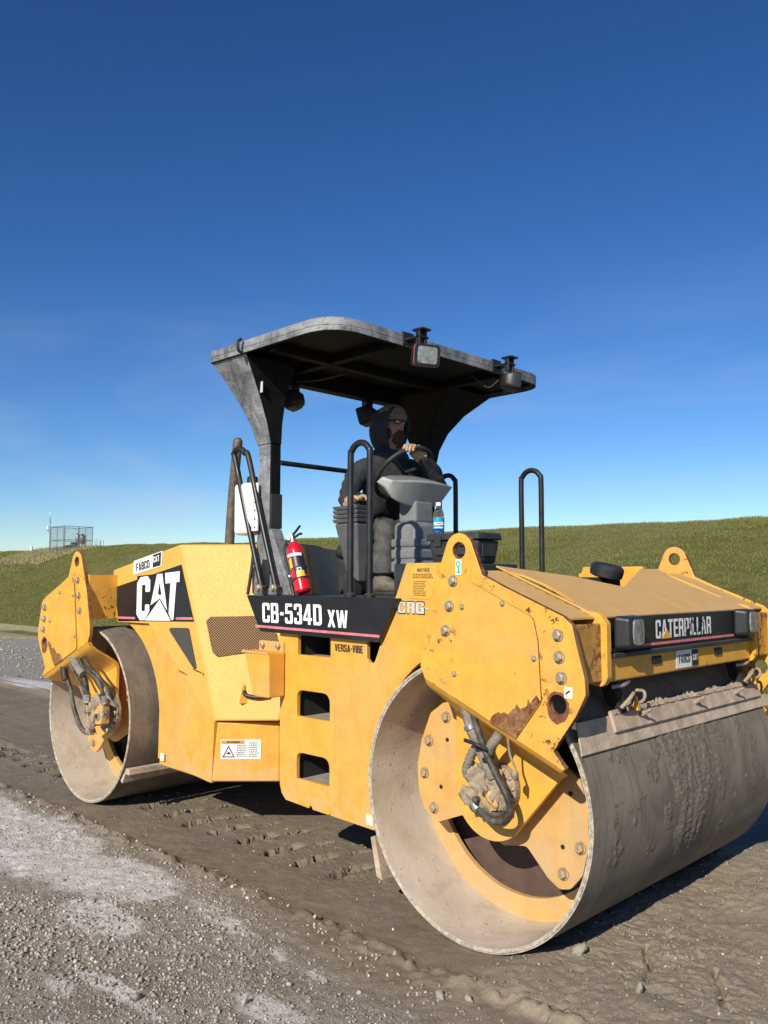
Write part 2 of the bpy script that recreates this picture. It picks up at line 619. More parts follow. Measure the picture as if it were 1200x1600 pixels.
# condensed heavy block letters, drawn as outlines in a box .5 wide and 1 high
_t, _b = .165, .15
def _o(x0, x1, z0, z1, r=.12):
    return fillet([(x0, z0), (x1, z0), (x1, z1), (x0, z1)], r, 4)
GLYPH = {
 'C': [fillet([(0, 0), (.5, 0), (.5, .36), (.5 - _t, .36), (.5 - _t, _b), (_t, _b), (_t, 1 - _b), (.5 - _t, 1 - _b), (.5 - _t, .64), (.5, .64), (.5, 1), (0, 1)], [.13, .13, 0, 0, .03, .03, .03, .03, 0, 0, .13, .13], 4)],
 'G': [fillet([(0, 0), (.5, 0), (.5, .52), (.24, .52), (.24, .39), (.5 - _t, .39), (.5 - _t, _b), (_t, _b), (_t, 1 - _b), (.5 - _t, 1 - _b), (.5 - _t, .68), (.5, .68), (.5, 1), (0, 1)], [.13, .04, 0, 0, 0, 0, .03, .03, .03, .03, 0, 0, .13, .13], 4)],
 'O': [_o(0, .5, 0, 1, .14), _o(_t, .5 - _t, _b, 1 - _b, .04)],
 'D': [fillet([(0, 0), (.5, 0), (.5, 1), (0, 1)], [0, .18, .18, 0], 5), _o(_t, .5 - _t, _b, 1 - _b, .04)],
 'B': [fillet([(0, 0), (.5, 0), (.5, .50), (.45, .535), (.49, .58), (.49, 1), (0, 1)], [0, .13, .06, .02, .06, .13, 0], 4), _o(_t, .5 - _t, _b - .01, .445, .04), _o(_t, .49 - _t, .585, 1 - _b + .01, .04)],
 'P': [fillet([(0, 0), (_t, 0), (_t, .37), (.5, .37), (.5, 1), (0, 1)], [0, 0, 0, .14, .14, 0], 4), _o(_t, .5 - _t, .52, 1 - _b, .04)],
 'R': [fillet([(0, 0), (_t, 0), (_t, .42), (.27, .42), (.5 - _t, .36), (.5 - _t, 0), (.5, 0), (.5, .42), (.44, .48), (.5, .55), (.5, 1), (0, 1)], [0, 0, 0, .02, .04, 0, 0, .04, .02, .05, .14, 0], 4), _o(_t, .5 - _t, .56, 1 - _b, .04)],
 'A': [[(0, 0), (.165, 0), (.19, .20), (.34, .20), (.365, 0), (.53, 0), (.36, 1), (.17, 1)], [(.21, .34), (.32, .34), (.265, .76)]],
 'T': [[(.16, 0), (.33, 0), (.33, .85), (.49, .85), (.49, 1), (0, 1), (0, .85), (.16, .85)]],
 'E': [[(0, 0), (.43, 0), (.43, _b), (_t, _b), (_t, .43), (.40, .43), (.40, .57), (_t, .57), (_t, 1 - _b), (.43, 1 - _b), (.43, 1), (0, 1)]],
 'F': [[(0, 0), (_t, 0), (_t, .42), (.39, .42), (.39, .56), (_t, .56), (_t, 1 - _b), (.43, 1 - _b), (.43, 1), (0, 1)]],
 'I': [[(0, 0), (_t, 0), (_t, 1), (0, 1)]],
 'L': [[(0, 0), (.42, 0), (.42, _b), (_t, _b), (_t, 1), (0, 1)]],
 'N': [[(0, 0), (.15, 0), (.15, .55), (.34, 0), (.5, 0), (.5, 1), (.35, 1), (.35, .45), (.16, 1), (0, 1)]],
 'V': [[(.17, 0), (.34, 0), (.51, 1), (.345, 1), (.255, .34), (.165, 1), (0, 1)]],
 'W': [[(.12, 0), (.30, 0), (.375, .52), (.45, 0), (.63, 0), (.75, 1), (.60, 1), (.535, .38), (.45, 1), (.30, 1), (.215, .38), (.15, 1), (0, 1)]],
 'X': [[(0, 0), (.17, 0), (.26, .28), (.35, 0), (.52, 0), (.35, .51), (.51, 1), (.345, 1), (.26, .74), (.175, 1), (.01, 1), (.17, .51)]],
 'S': [fillet([(0, 0), (.5, 0), (.5, .50), (.30, .60), (_t, .68), (_t, .86), (.335, .86), (.335, .70), (.5, .70), (.5, 1), (0, 1), (0, .56), (.20, .45), (.335, .38), (.335, .14), (_t, .14), (_t, .32), (0, .32)], [.12, .12, .08, 0, .04, .03, .03, 0, 0, .12, .12, .08, 0, .04, .03, .03, 0, 0], 4)],
 '-': [[(.02, .40), (.25, .40), (.25, .56), (.02, .56)]],
 '1': [[(.12, 0), (.29, 0), (.29, 1), (.16, 1), (0, .86), (0, .72), (.12, .80)]],
 '4': [[(.27, 0), (.43, 0), (.43, .19), (.52, .19), (.52, .33), (.43, .33), (.43, 1), (.24, 1), (0, .34), (0, .19), (.27, .19)], [(.14, .33), (.27, .33), (.27, .72)]],
 '5': [fillet([(0, 0), (.5, 0), (.5, .64), (_t, .64), (.19, 1 - _b), (.47, 1 - _b), (.47, 1), (.05, 1), (.02, .48), (.17, .48), (.20, .50), (.335, .50), (.335, .14), (_t, .14), (_t, .30), (0, .30)], [.13, .13, .12, 0, 0, 0, 0, 0, 0, 0, 0, .04, .03, .03, 0, 0], 4)],
 '3': [fillet([(0, 0), (.5, 0), (.5, .48), (.44, .525), (.49, .58), (.49, 1), (0, 1), (0, .70), (_t, .70), (_t, .86), (.33, .86), (.33, .58), (.20, .58), (.20, .45), (.335, .45), (.335, .14), (_t, .14), (_t, .31), (0, .31)], [.13, .13, .06, .02, .06, .13, .13, 0, 0, .03, .03, .04, 0, 0, .04, .03, .03, 0, 0], 4)],
}
def text_mesh(body, width, height, bold=0.0, spacing=1.0):
    """lettering as flat geometry fitted to a width x height box whose origin is its lower left corner"""
    V, F, x0 = [], [], 0.0
    for ch in body:
        if ch == ' ':
            x0 += .3
            continue
        loops = GLYPH[ch]
        w = max(q[0] for q in loops[0])
        v, f, fm = prism(loops, 'z', 0, 1)
        n = len(v) // 2
        o = len(V)
        cx, cy = w / 2, .5
        for q in v[:n]:
            V.append((x0 + cx + (q[0] - cx) * (1 + bold), cy + (q[1] - cy) * (1 + bold * .6), 0))
        F += [tuple(i + o for i in t) for t, k in zip(f, fm) if k == 0 and max(t) < n]
        x0 += w + .085 * spacing
    x0 -= .085 * spacing
    me = bpy.data.meshes.new('lettering')
    me.from_pydata([(q[0] / x0 * width, q[1] * height, 0) for q in V], [], F)
    bm = bmesh.new()
    bm.from_mesh(me)
    for q in bm.faces:
        if q.normal.z < 0:
            q.normal_flip()
    bm.to_mesh(me)
    bm.free()
    return me

def frame(origin, u, w):
    """4x4 with local x along u, local y near w, local z out of the surface"""
    u = Vector(u).normalized()
    w = Vector(w)
    w = (w - u * w.dot(u)).normalized()
    m = Matrix((u, w, u.cross(w))).transposed().to_4x4()
    m.translation = Vector(origin)
    return m

def lettering(name, body, origin, u, w, width, height, mat, parent, lift=.003, bold=0.0, spacing=1.0):
    me = text_mesh(body, width, height, bold if bold >= .05 else 0.0, spacing)
    Mx = frame(origin, u, w)
    Mx.translation += Mx.to_3x3() @ Vector((0, 0, lift))
    me.transform(Mx)
    me.materials.clear()
    me.materials.append(MAT[mat])
    me.name = name
    o = bpy.data.objects.new(name, me)
    COL.objects.link(o)
    o.parent = parent
    return o

def flat(name, pts2, origin, u, w, mat, parent, lift=.002, thick=.0015):
    """thin sheet (sticker) cut to a 2D outline on a local frame"""
    loops = pts2 if not isinstance(pts2[0][0], (int, float)) else [pts2]
    v, f, fm = prism(loops, 'z', lift, lift + thick)
    Mx = frame(origin, u, w)
    v = [Mx @ Vector(q) for q in v]
    return put(name, v, f, mat, parent)

def rect(w, h, x=0, y=0):
    return [(x, y), (x + w, y), (x + w, y + h), (x, y + h)]

# ================================================================== ground
CLEAT = [(-7.5 + .292 * k, -.665 + .02 * math.sin(k * 2.1)) for k in range(0, 29)]
def ground_h(x, y):
    rolled = sstep(-1.36, -1.22, y) * (1 - sstep(1.25, 1.5, y))          # strip packed by the drums
    behind = 1 - sstep(1.80, 2.15, x + .10 * (fbm(x * 0 + 3, y, 2.2, 3) - .5))
    h = (fbm(x, y, 1.1, 4) - .5) * .05 * (1 - .6 * rolled)
    h += (fbm(x, y, 9, 4) - .5) * .022 * (1 - .55 * rolled * behind)
    h += (fbm(x, y, 33, 3, .7) - .5) * .020 * (1 - .55 * rolled * behind)
    # loose material still lying ahead of the front drum
    ahead = (1 - behind) * sstep(-1.5, -1.1, y) * (1 - sstep(1.3, 1.8, y))
    h += ahead * (.030 + .06 * (fbm(x, y, 1.9, 3) - .35))
    # little windrow of stones pushed out along the drum edge
    yy = y + 1.30 + .05 * (fbm(x, x * 0, 1.6, 3) - .5)
    h += .020 * np.exp(-(yy / .055) ** 2) * (.1 + 1.6 * sstep(.35, .7, fbm(x, y, 16, 3)))
    yy = y - 1.42
    h += .05 * np.exp(-(yy / .10) ** 2) * (.3 + fbm(x, y, 8, 3)) * behind
    h -= .015 * rolled * behind
    # tread prints left by a tractor tyre
    rough = (fbm(x, y, 24, 4, .65) - .5)
    pits = (fbm(x + 5, y * 1.5, 15, 3, .6) - .5)
    for cx, cy in CLEAT:
        if cx > 1.0 or -2.2 < cx < -1.5:
            continue
        for ox, oy, ln, wd, dp in ((0, 0, .115, .046, .115), (.09, .27, .050, .024, .040)):
            m = (np.abs(x - cx - ox) < .45) & (np.abs(y - cy - oy) < .5)
            if not m.any():
                continue
            dx, dy = x[m] - cx - ox, y[m] - cy - oy
            a = math.radians(104)
            s = dx * math.cos(a) + dy * math.sin(a)
            t = -dx * math.sin(a) + dy * math.cos(a) + .03 * np.sin(s * 14)
            q = np.exp(-(s / ln) ** 4) * (1 - sstep(.60, 1.15, np.abs(t + .05 * rough[m]) / wd + .6 * rough[m]))
            h[m] -= dp * q * np.clip(.55 + .8 * sstep(-.10, .14, pits[m]) + 1.0 * rough[m], 0, 2)
            h[m] += dp * .07 * np.exp(-(s / ln) ** 4 - ((t + wd * 2.0) / wd) ** 2) * (1 + 3 * rough[m])
    # cracks in the loose mud ahead
    for (x0, y0, x1, y1) in ((2.44, -.52, 2.60, -.82), (2.75, -.52, 2.89, -.78), (2.42, -.28, 2.46, -.36), (2.62, -.40, 2.66, -.50)):
        dx, dy = x1 - x0, y1 - y0
        L2 = dx * dx + dy * dy
        t = np.clip(((x - x0) * dx + (y - y0) * dy) / L2, 0, 1)
        d = np.hypot(x - x0 - t * dx + .012 * np.sin(t * 9), y - y0 - t * dy)
        h -= .055 * np.exp(-(d / (.010 * (1.15 - .7 * np.abs(t - .6)))) ** 2)
    far = np.hypot(x, y)
    return h * (1 - sstep(20, 45, far))

def axis_lines(lo, hi, step, ext):
    mid = np.arange(lo, hi, step)
    left, d, x = [], step, lo
    while x > -ext:
        d *= 1.16
        x -= d
        left.append(x)
    right, d, x = [], step, mid[-1]
    while x < ext:
        d *= 1.16
        x += d
        right.append(x)
    return np.concatenate([left[::-1], mid, right])

gx = axis_lines(-3.6, 3.4, .0135, 900)
gy = axis_lines(-3.0, 1.3, .0135, 900)
gx = np.concatenate([gx[gx < 2.36], np.arange(2.36, 3.0, .0065), gx[gx > 3.003]])
gy = np.concatenate([gy[gy < -.90], np.arange(-.90, -.22, .0065), gy[gy > -.217]])
GX, GY = np.meshgrid(gx, gy, indexing='ij')
GZ = ground_h(GX.ravel(), GY.ravel()).reshape(GX.shape)
nx, ny = len(gx), len(gy)
me = bpy.data.meshes.new('ground')
V = np.stack([GX, GY, GZ], -1).reshape(-1, 3).astype(np.float32)
I = np.arange(nx * ny).reshape(nx, ny)
Fq = np.stack([I[:-1, :-1], I[1:, :-1], I[1:, 1:], I[:-1, 1:]], -1).reshape(-1, 4)
me.vertices.add(len(V))
me.vertices.foreach_set('co', V.ravel())
me.loops.add(Fq.size)
me.loops.foreach_set('vertex_index', Fq.ravel().astype(np.int32))
me.polygons.add(len(Fq))
me.polygons.foreach_set('loop_start', np.arange(0, Fq.size, 4, dtype=np.int32))
me.update()
me.shade_smooth()
# what the surface is made of, by place: mud / pale lime crust / brown fines
x, y = GX.ravel(), GY.ravel()
edge = -1.36 + .10 * (fbm(x, y, 2.4, 4) - .5) - .26 * sstep(0.2, 2.2, x)
edge = edge + .16 * (fbm(x, y, 7, 4, .6) - .5)
mud = sstep(-.22, .16, y - edge) * (1 - sstep(1.35, 1.75, y + .5 * (fbm(x, y, 1.2, 3) - .5)))
cr = np.zeros_like(x)
for (cx, cy, rx, ry, an, st) in ((-2.3, -1.66, 1.5, .26, -4, 1.25), (-1.05, -1.72, .75, .34, -14, 1.25), (-.15, -1.72, .60, .28, 4, .95), (.30, -2.02, .40, .17, 0, .8), (-2.6, -2.4, 1.6, .6, 0, 1.0), (.75, -1.62, .5, .10, -8, .55), (1.7, -1.98, .5, .12, 0, .5),
                             (1.05, -2.32, .36, .05, 2, .9), (.86, -2.46, .14, .07, 0, .6), (1.28, -1.66, .09, .03, -20, .9), (1.53, -1.66, .07, .025, 0, .8), (-8.9, 1.75, 1.0, .34, 0, 1.2), (1.3, -2.62, .3, .08, 0, .6)):
    a = math.radians(an)
    dx, dy = x - cx, y - cy
    u, w = (dx * math.cos(a) + dy * math.sin(a)) / rx, (-dx * math.sin(a) + dy * math.cos(a)) / ry
    cr = np.maximum(cr, st * np.exp(-(u * u + w * w) ** 1.3))
cr = cr * (.55 + .9 * fbm(x, y, 5, 5, .6))
cr = cr * (.6 + .8 * fbm(x, y, 19, 4, .65))
crust = sstep(.34, .54, cr) * (1 - mud * (y < 1) * .9)
brown = np.where(y < -1.35, sstep(.50, .66, fbm(x + 9, y, 1.3, 4)) * sstep(.9, 2.0, x - y * .3 - .3), sstep(1.9, 2.3, x) * (.6 + .5 * fbm(x, y, 2, 3)))
ca = me.color_attributes.new('surface', 'FLOAT_COLOR', 'POINT')
ca.data.foreach_set('color', np.stack([mud, crust, brown, np.ones_like(mud)], -1).astype(np.float32).ravel())
m, nt, b = new_mat('mud_and_gravel')
g = G(nt)
at = g.n('ShaderNodeAttribute', attribute_name='surface')
sp = g.n('ShaderNodeSeparateColor')
g.link(at.outputs['Color'], sp.inputs[0])
n_big, n_mid, n_fine, n_grit = g.noise(1.3, 5, .6), g.noise(11, 6, .65), g.noise(75, 5, .7), g.noise(210, 3, .7)
grav = g.mix(g.rng(n_fine, .32, .68), (.185, .163, .133), (.475, .435, .37))
grav = g.mix(g.rng(n_grit, .58, .72, 0, .55), grav, (.50, .465, .41))
grav = g.mix(g.rng(n_mid, .5, .7, 0, .45), grav, (.27, .24, .195))
mudc = g.mix(g.rng(n_mid, .3, .7), (.165, .132, .094), (.225, .183, .132))
mudc = g.mix(g.rng(n_big, .35, .7, 0, .5), mudc, (.30, .245, .178))
mudc = g.mix(g.rng(n_grit, .66, .76, 0, .5), mudc, (.42, .36, .28))
crc = g.mix(g.rng(n_mid, .35, .65), (.60, .575, .54), (.80, .785, .76))
crc = g.mix(g.rng(n_fine, .58, .70, 0, .7), crc, (.25, .235, .21))
brc = g.mix(g.rng(n_fine, .3, .7), (.165, .125, .085), (.29, .225, .155))
c = g.mix(sp.outputs['Blue'], grav, brc)
mudc = g.mix(g.math('MULTIPLY', sp.outputs['Blue'], .8), mudc, g.mix(g.rng(n_fine, .3, .7), (.29, .235, .165), (.38, .315, .23)))   # drier, loose
c = g.mix(sp.outputs['Red'], c, mudc)
cf = g.math('MULTIPLY', sp.outputs['Green'], g.rng(n_fine, .25, .55, .35, 1))
c = g.mix(cf, c, crc)
g.link(c, b.inputs['Base Color'])
b.inputs['Roughness'].default_value = .92
b.inputs['Specular IOR Level'].default_value = .2
hh = g.math('ADD', g.math('MULTIPLY', n_fine, 1.0), g.math('MULTIPLY', n_grit, .5))
st = g.math('ADD', .55, g.math('MULTIPLY', g.math('SUBTRACT', 1.0, sp.outputs['Red']), .35))
bp_ = g.n('ShaderNodeBump', Distance=.02)
g.link(hh, bp_.inputs['Height'])
g.link(st, bp_.inputs['Strength'])
g.link(bp_.outputs['Normal'], b.inputs['Normal'])
me.materials.append(m)
ground = bpy.data.objects.new('ground', me)
COL.objects.link(ground)
tag(ground, 'rolled mud strip beside pale crusted gravel', 'ground', kind='structure')

# ------------------------------------------------------------------ loose stones
ICO_V, ICO_F = None, None
bm = bmesh.new()
bmesh.ops.create_icosphere(bm, subdivisions=1, radius=1)
ICO_V = np.array([v.co[:] for v in bm.verts], np.float32)
ICO_F = np.array([[v.index for v in f.verts] for f in bm.faces], np.int32)
bm.free()

def stones(name, X, Y, R, mat, parent=None, sink=.35, z=None):
    n = len(X)
    k = len(ICO_V)
    jit = 1 + (RNG.random((n, k)) - .5) * .62
    q = RNG.normal(size=(n, 4))
    q /= np.linalg.norm(q, axis=1)[:, None]
    w, a, b_, c_ = q.T
    Rm = np.stack([1 - 2 * (b_ * b_ + c_ * c_), 2 * (a * b_ - w * c_), 2 * (a * c_ + w * b_), 2 * (a * b_ + w * c_), 1 - 2 * (a * a + c_ * c_), 2 * (b_ * c_ - w * a),
                   2 * (a * c_ - w * b_), 2 * (b_ * c_ + w * a), 1 - 2 * (a * a + b_ * b_)], -1).reshape(n, 3, 3)
    sc = np.stack([np.ones(n), .6 + .4 * RNG.random(n), .5 + .35 * RNG.random(n)], -1)
    P = ICO_V[None] * jit[..., None] * sc[:, None, :]
    P = np.einsum('nij,nkj->nki', Rm, P) * R[:, None, None]
    Z = (ground_h(X.copy(), Y.copy()) if z is None else z) + R * (.55 - sink)
    P += np.stack([X, Y, Z], -1)[:, None, :]
    F = (ICO_F[None] + (np.arange(n) * k)[:, None, None]).reshape(-1, 3)
    me = bpy.data.meshes.new(name)
    me.vertices.add(n * k)
    me.vertices.foreach_set('co', P.astype(np.float32).ravel())
    me.loops.add(F.size)
    me.loops.foreach_set('vertex_index', F.ravel().astype(np.int32))
    me.polygons.add(len(F))
    me.polygons.foreach_set('loop_start', np.arange(0, F.size, 3, dtype=np.int32))
    me.update()
    col = np.repeat(RNG.random(n), k)
    tone = np.repeat(RNG.random(n), k)
    ca = me.color_attributes.new('tone', 'FLOAT_COLOR', 'POINT')
    ca.data.foreach_set('color', np.stack([col, tone, col, col * 0 + 1], -1).astype(np.float32).ravel())
    me.materials.append(mat)
    o = bpy.data.objects.new(name, me)
    COL.objects.link(o)
    return o

m, nt, b = new_mat('limestone_gravel')
g = G(nt)
at = g.n('ShaderNodeAttribute', attribute_name='tone')
sp = g.n('ShaderNodeSeparateColor')
g.link(at.outputs['Color'], sp.inputs[0])
c = g.mix(sp.outputs['Red'], (.215, .19, .152), (.44, .40, .335))
c = g.mix(g.rng(sp.outputs['Green'], .90, .95), c, (.56, .53, .48))
c = g.mix(g.rng(g.noise(60, 4, .6), .45, .7, 0, .5), c, (.20, .17, .135))
g.link(c, b.inputs['Base Color'])
b.inputs['Roughness'].default_value = .9
STONE = m
MAT['stone'] = m

def scatter(n, x0, x1, y0, y1, dens):
    X = RNG.uniform(x0, x1, n)
    Y = RNG.uniform(y0, y1, n)
    k = RNG.random(n) < dens(X, Y)
    return X[k], Y[k]
def d_grav(x, y):
    e = -1.36 - .26 * sstep(.2, 2.2, x)
    inside = 1 - sstep(-.12, .06, y - e)
    return inside * (.16 + .84 * sstep(.48, .72, fbm(x, y, 1.5, 4)))
X1, Y1 = scatter(95000, -3.4, 3.2, -3.0, -1.2, d_grav)
R1 = .0016 + .0070 * RNG.random(len(X1)) ** 4.5
def d_line(x, y):
    return np.exp(-((y + 1.33 + .20 * sstep(.6, 2.6, x)) / .09) ** 2) * .8
X2, Y2 = scatter(8000, -4.5, 3.3, -1.75, -1.05, d_line)
R2 = .0025 + .011 * RNG.random(len(X2)) ** 3.6
X3, Y3 = scatter(6500, -3.5, 3.4, -1.3, 1.3, lambda x, y: .22 + .75 * sstep(1.9, 2.2, x))
R3 = .0020 + .0070 * RNG.random(len(X3)) ** 4
def d_coarse(x, y):
    q = np.exp(-(((x - .55) / .80) ** 2 + ((y + 2.15 - .25 * (x - .6)) / .40) ** 2) ** 1.4)
    return np.clip(q * (.25 + 1.2 * fbm(x, y, 3, 3)), 0, 1)
X4, Y4 = scatter(22000, -1.2, 2.4, -2.95, -1.5, d_coarse)
R4 = .0030 + .0110 * RNG.random(len(X4)) ** 3.0
X5, Y5 = scatter(7000, -22, -3.4, -3, 5.6, lambda x, y: sstep(1.6, 2.2, y) + (y < -1.4) * .5)
R5 = .010 + .02 * RNG.random(len(X5)) ** 2
o = stones('gravel', np.concatenate([X1, X2, X3, X4, X5]), np.concatenate([Y1, Y2, Y3, Y4, Y5]), np.concatenate([R1, R2, R3, R4, R5]), STONE)
tag(o, 'loose limestone gravel scattered over the ground', 'gravel', kind='stuff')
# crumbled clods in and round the tread prints and on the loose mud ahead
cx_, cy_ = [], []
for a_, b_ in CLEAT:
    if a_ > 1.0 or a_ < -4.5:
        continue
    for ox, oy, n_ in ((0, 0, 60), (.09, .25, 18)):
        s_ = RNG.normal(0, .060, n_)
        t_ = RNG.normal(0, .030, n_)
        cx_ += list(a_ + ox - .24 * s_ + t_)
        cy_ += list(b_ + oy + s_ + t_ * .24)
cx_ += list(RNG.uniform(1.95, 3.2, 900))
cy_ += list(RNG.uniform(-1.3, .9, 900))
MUDC = plain('mud_clods', (.205, .165, .12), .95, var=.3, scale=60, bump=.5, bscale=200)
o = stones('mud_clods', np.array(cx_), np.array(cy_), .0035 + .011 * RNG.random(len(cx_)) ** 2.5, MUDC)
tag(o, 'crumbs of mud broken out of the tyre tread prints', 'mud', kind='stuff')

# single stones that stand out
def stone(xy, r, label):
    o = stones('stone', np.array([xy[0]]), np.array([xy[1]]), np.array([r]), STONE, sink=.1)
    md = o.modifiers.new('subdivision', 'SUBSURF')
    md.subdivision_type = 'SIMPLE'
    md.levels = md.render_levels = 2
    tx = bpy.data.textures.new('stone_relief', 'CLOUDS')
    tx.noise_scale = r * .7
    dm = o.modifiers.new('relief', 'DISPLACE')
    dm.texture = tx
    dm.strength = r * .4
    return tag(o, label, 'stone', 'loose stones one can pick out')
stone((2.27, -.80), .042, 'dark fist-sized stone right under the lowest point of the front drum')
stone((2.62, -.93), .030, 'pale stone beside the lower crack in the mud ahead of the front drum')
stone((1.19, -2.30), .026, 'pale stone casting a shadow at the top end of the white streak in the gravel')
stone((1.52, -2.02), .020, 'pale stone alone at the right edge of the coarse gravel patch')
stone((2.03, -1.44), .024, 'angular pale stone on the stone windrow below the front drum rim')
stone((2.14, -1.40), .022, 'flat pale stone on the stone windrow nearest the bottom edge of the photo')

# ================================================================== grassed embankment
HX = np.concatenate([np.linspace(-420, -70, 60), np.linspace(-68, 30, 260), np.linspace(35, 300, 40)])
prof = [(5.6, -.35), (6.2, .02), (7.2, .30), (9, .95), (11, 1.62), (13, 2.30), (14.6, 2.82), (15.6, 3.06), (16.8, 3.18), (20, 3.22), (24, 3.0), (40, -2), (41, -3)]
PY = np.concatenate([np.linspace(5.6, 16.8, 90), np.linspace(17.2, 41, 20)])
PZ = np.interp(PY, [q[0] for q in prof], [q[1] for q in prof])
def hill_z(x, y):
    z = np.interp(y, [q[0] for q in prof], [q[1] for q in prof])
    k = sstep(6.3, 9.5, y)
    z = z + k * (.30 * (fbm(x, y, .10, 3) - .5) + .16 * (fbm(x, y, .45, 3) - .5) + .07 * (fbm(x, y, 1.9, 3) - .5))
    z = z + (.12 * sstep(-24, -34, x) - .02) * sstep(7, 15, y)
    return z
AX, AY = np.meshgrid(HX, PY, indexing='ij')
AY = AY + .35 * (fbm(AX, AX * 0, .25, 3) - .5)
AZ = hill_z(AX.ravel(), AY.ravel()).reshape(AX.shape)
nx, ny = AX.shape
I = np.arange(nx * ny).reshape(nx, ny)
Fq = np.stack([I[:-1, :-1], I[1:, :-1], I[1:, 1:], I[:-1, 1:]], -1).reshape(-1, 4)
m, nt, b = new_mat('grassy_slope')
g = G(nt)
n1, n2, n3 = g.noise(.16, 5, .6), g.noise(1.2, 6, .65, stretch=(1, 1.6, 1)), g.noise(9, 5, .7)
c = g.mix(g.rng(n2, .3, .7), (.105, .120, .028), (.200, .190, .060))
c = g.mix(g.rng(n1, .46, .66, 0, .75), c, (.23, .205, .095))
c = g.mix(g.rng(n3, .5, .75, 0, .5), c, (.21, .185, .085))
g.link(c, b.inputs['Base Color'])
b.inputs['Roughness'].default_value = .95
b.inputs['Specular IOR Level'].default_value = .1
g.link(g.bump(g.noise(14, 5, .75), .9, .12), b.inputs['Normal'])
hill = put('hill', np.stack([AX, AY, AZ], -1).reshape(-1, 3), Fq, m, smooth=80, closed=False)
tag(hill, 'long green grassed embankment behind the machine', 'hill', kind='structure')

# blades and tufts on the slope we see
m, nt, b = new_mat('grass_blades')
g = G(nt)
at = g.n('ShaderNodeAttribute', attribute_name='tone')
sp = g.n('ShaderNodeSeparateColor')
g.link(at.outputs['Color'], sp.inputs[0])
c = g.mix(sp.outputs['Red'], (.120, .138, .030), (.245, .235, .078))
c = g.mix(g.rng(sp.outputs['Green'], .62, .92), c, (.36, .31, .16))
g.link(c, b.inputs['Base Color'])
b.inputs['Roughness'].default_value = .8
b.inputs['Specular IOR Level'].default_value = .15
GRASS = m
def grass(name, n, x0, x1, y0, y1, hmin, hmax, w, lab, dryness=0.0):
    X = RNG.uniform(x0, x1, n)
    Y = RNG.uniform(y0, y1, n)
    Z = hill_z(X, Y)
    patch = fbm(X, Y, .22, 4)
    keep = RNG.random(n) < .45 + .9 * fbm(X, Y, .9, 3)
    X, Y, Z, patch = X[keep], Y[keep], Z[keep], patch[keep]
    n = len(X)
    H = RNG.uniform(hmin, hmax, n) * (.6 + .8 * fbm(X, Y, .7, 3))
    a = RNG.uniform(0, 6.283, n)
    W = w * (.6 + .8 * RNG.random(n))
    lean = RNG.normal(0, .45, (n, 2)) * H[:, None]
    B0 = np.stack([X - np.cos(a) * W, Y - np.sin(a) * W, Z - .02], -1)
    B1 = np.stack([X + np.cos(a) * W, Y + np.sin(a) * W, Z - .02], -1)
    T = np.stack([X + lean[:, 0], Y + lean[:, 1], Z + H], -1)
    P = np.stack([B0, B1, T], 1).reshape(-1, 3).astype(np.float32)
    me = bpy.data.meshes.new(name)
    me.vertices.add(3 * n)
    me.vertices.foreach_set('co', P.ravel())
    me.loops.add(3 * n)
    me.loops.foreach_set('vertex_index', np.arange(3 * n, dtype=np.int32))
    me.polygons.add(n)
    me.polygons.foreach_set('loop_start', np.arange(0, 3 * n, 3, dtype=np.int32))
    me.update()
    r = RNG.random(n)
    dry = np.clip(RNG.random(n) * .75 + .6 * (patch - .40) + dryness, 0, 1)
    ca = me.color_attributes.new('tone', 'FLOAT_COLOR', 'POINT')
    ca.data.foreach_set('color', np.repeat(np.stack([r, dry, r, r * 0 + 1], -1), 3, axis=0).astype(np.float32).ravel())
    me.materials.append(GRASS)
    o = bpy.data.objects.new(name, me)
    COL.objects.link(o)
    return tag(o, lab, 'grass', kind='stuff')
grass('grass', 330000, -34, 2, 6.6, 16.9, .018, .055, .007, 'short meadow grass over the embankment slope')
grass('grass', 90000, -70, -34, 6.6, 16.9, .03, .09, .013, 'short meadow grass on the far left of the embankment')

grass('grass', 16000, -42, -34.6, 12.8, 15.6, .06, .20, .02, 'dry straw-coloured grass on the mound below the fenced enclosure', .6)

# pale dry verge where gravel meets grass
m, nt, b = new_mat('dry_verge')
g = G(nt)
c = g.mix(g.rng(g.noise(3, 5, .65), .3, .7), (.30, .25, .16), (.20, .19, .085))
g.link(c, b.inputs['Base Color'])
b.inputs['Roughness'].default_value = .95
vx = np.linspace(-80, 20, 200)
v, f = [], []
for k, X in enumerate(vx):
    wob = .25 * math.sin(X * .9) + .2 * math.sin(X * 2.3 + 1)
    for j in range(5):
        Y = 5.35 + wob * (1 - j / 4) + j * .36
        v.append((X, Y, .012 + .05 * math.sin(j / 4 * math.pi) + (.24 if j == 4 else 0) - (.10 if j == 0 else 0)))
for k in range(len(vx) - 1):
    for j in range(4):
        a = k * 5 + j
        f.append((a, a + 5, a + 6, a + 1))
o = put('verge', v, f, m, smooth=80, closed=False)
tag(o, 'strip of dry straw-coloured ground along the embankment toe', 'verge', kind='structure')

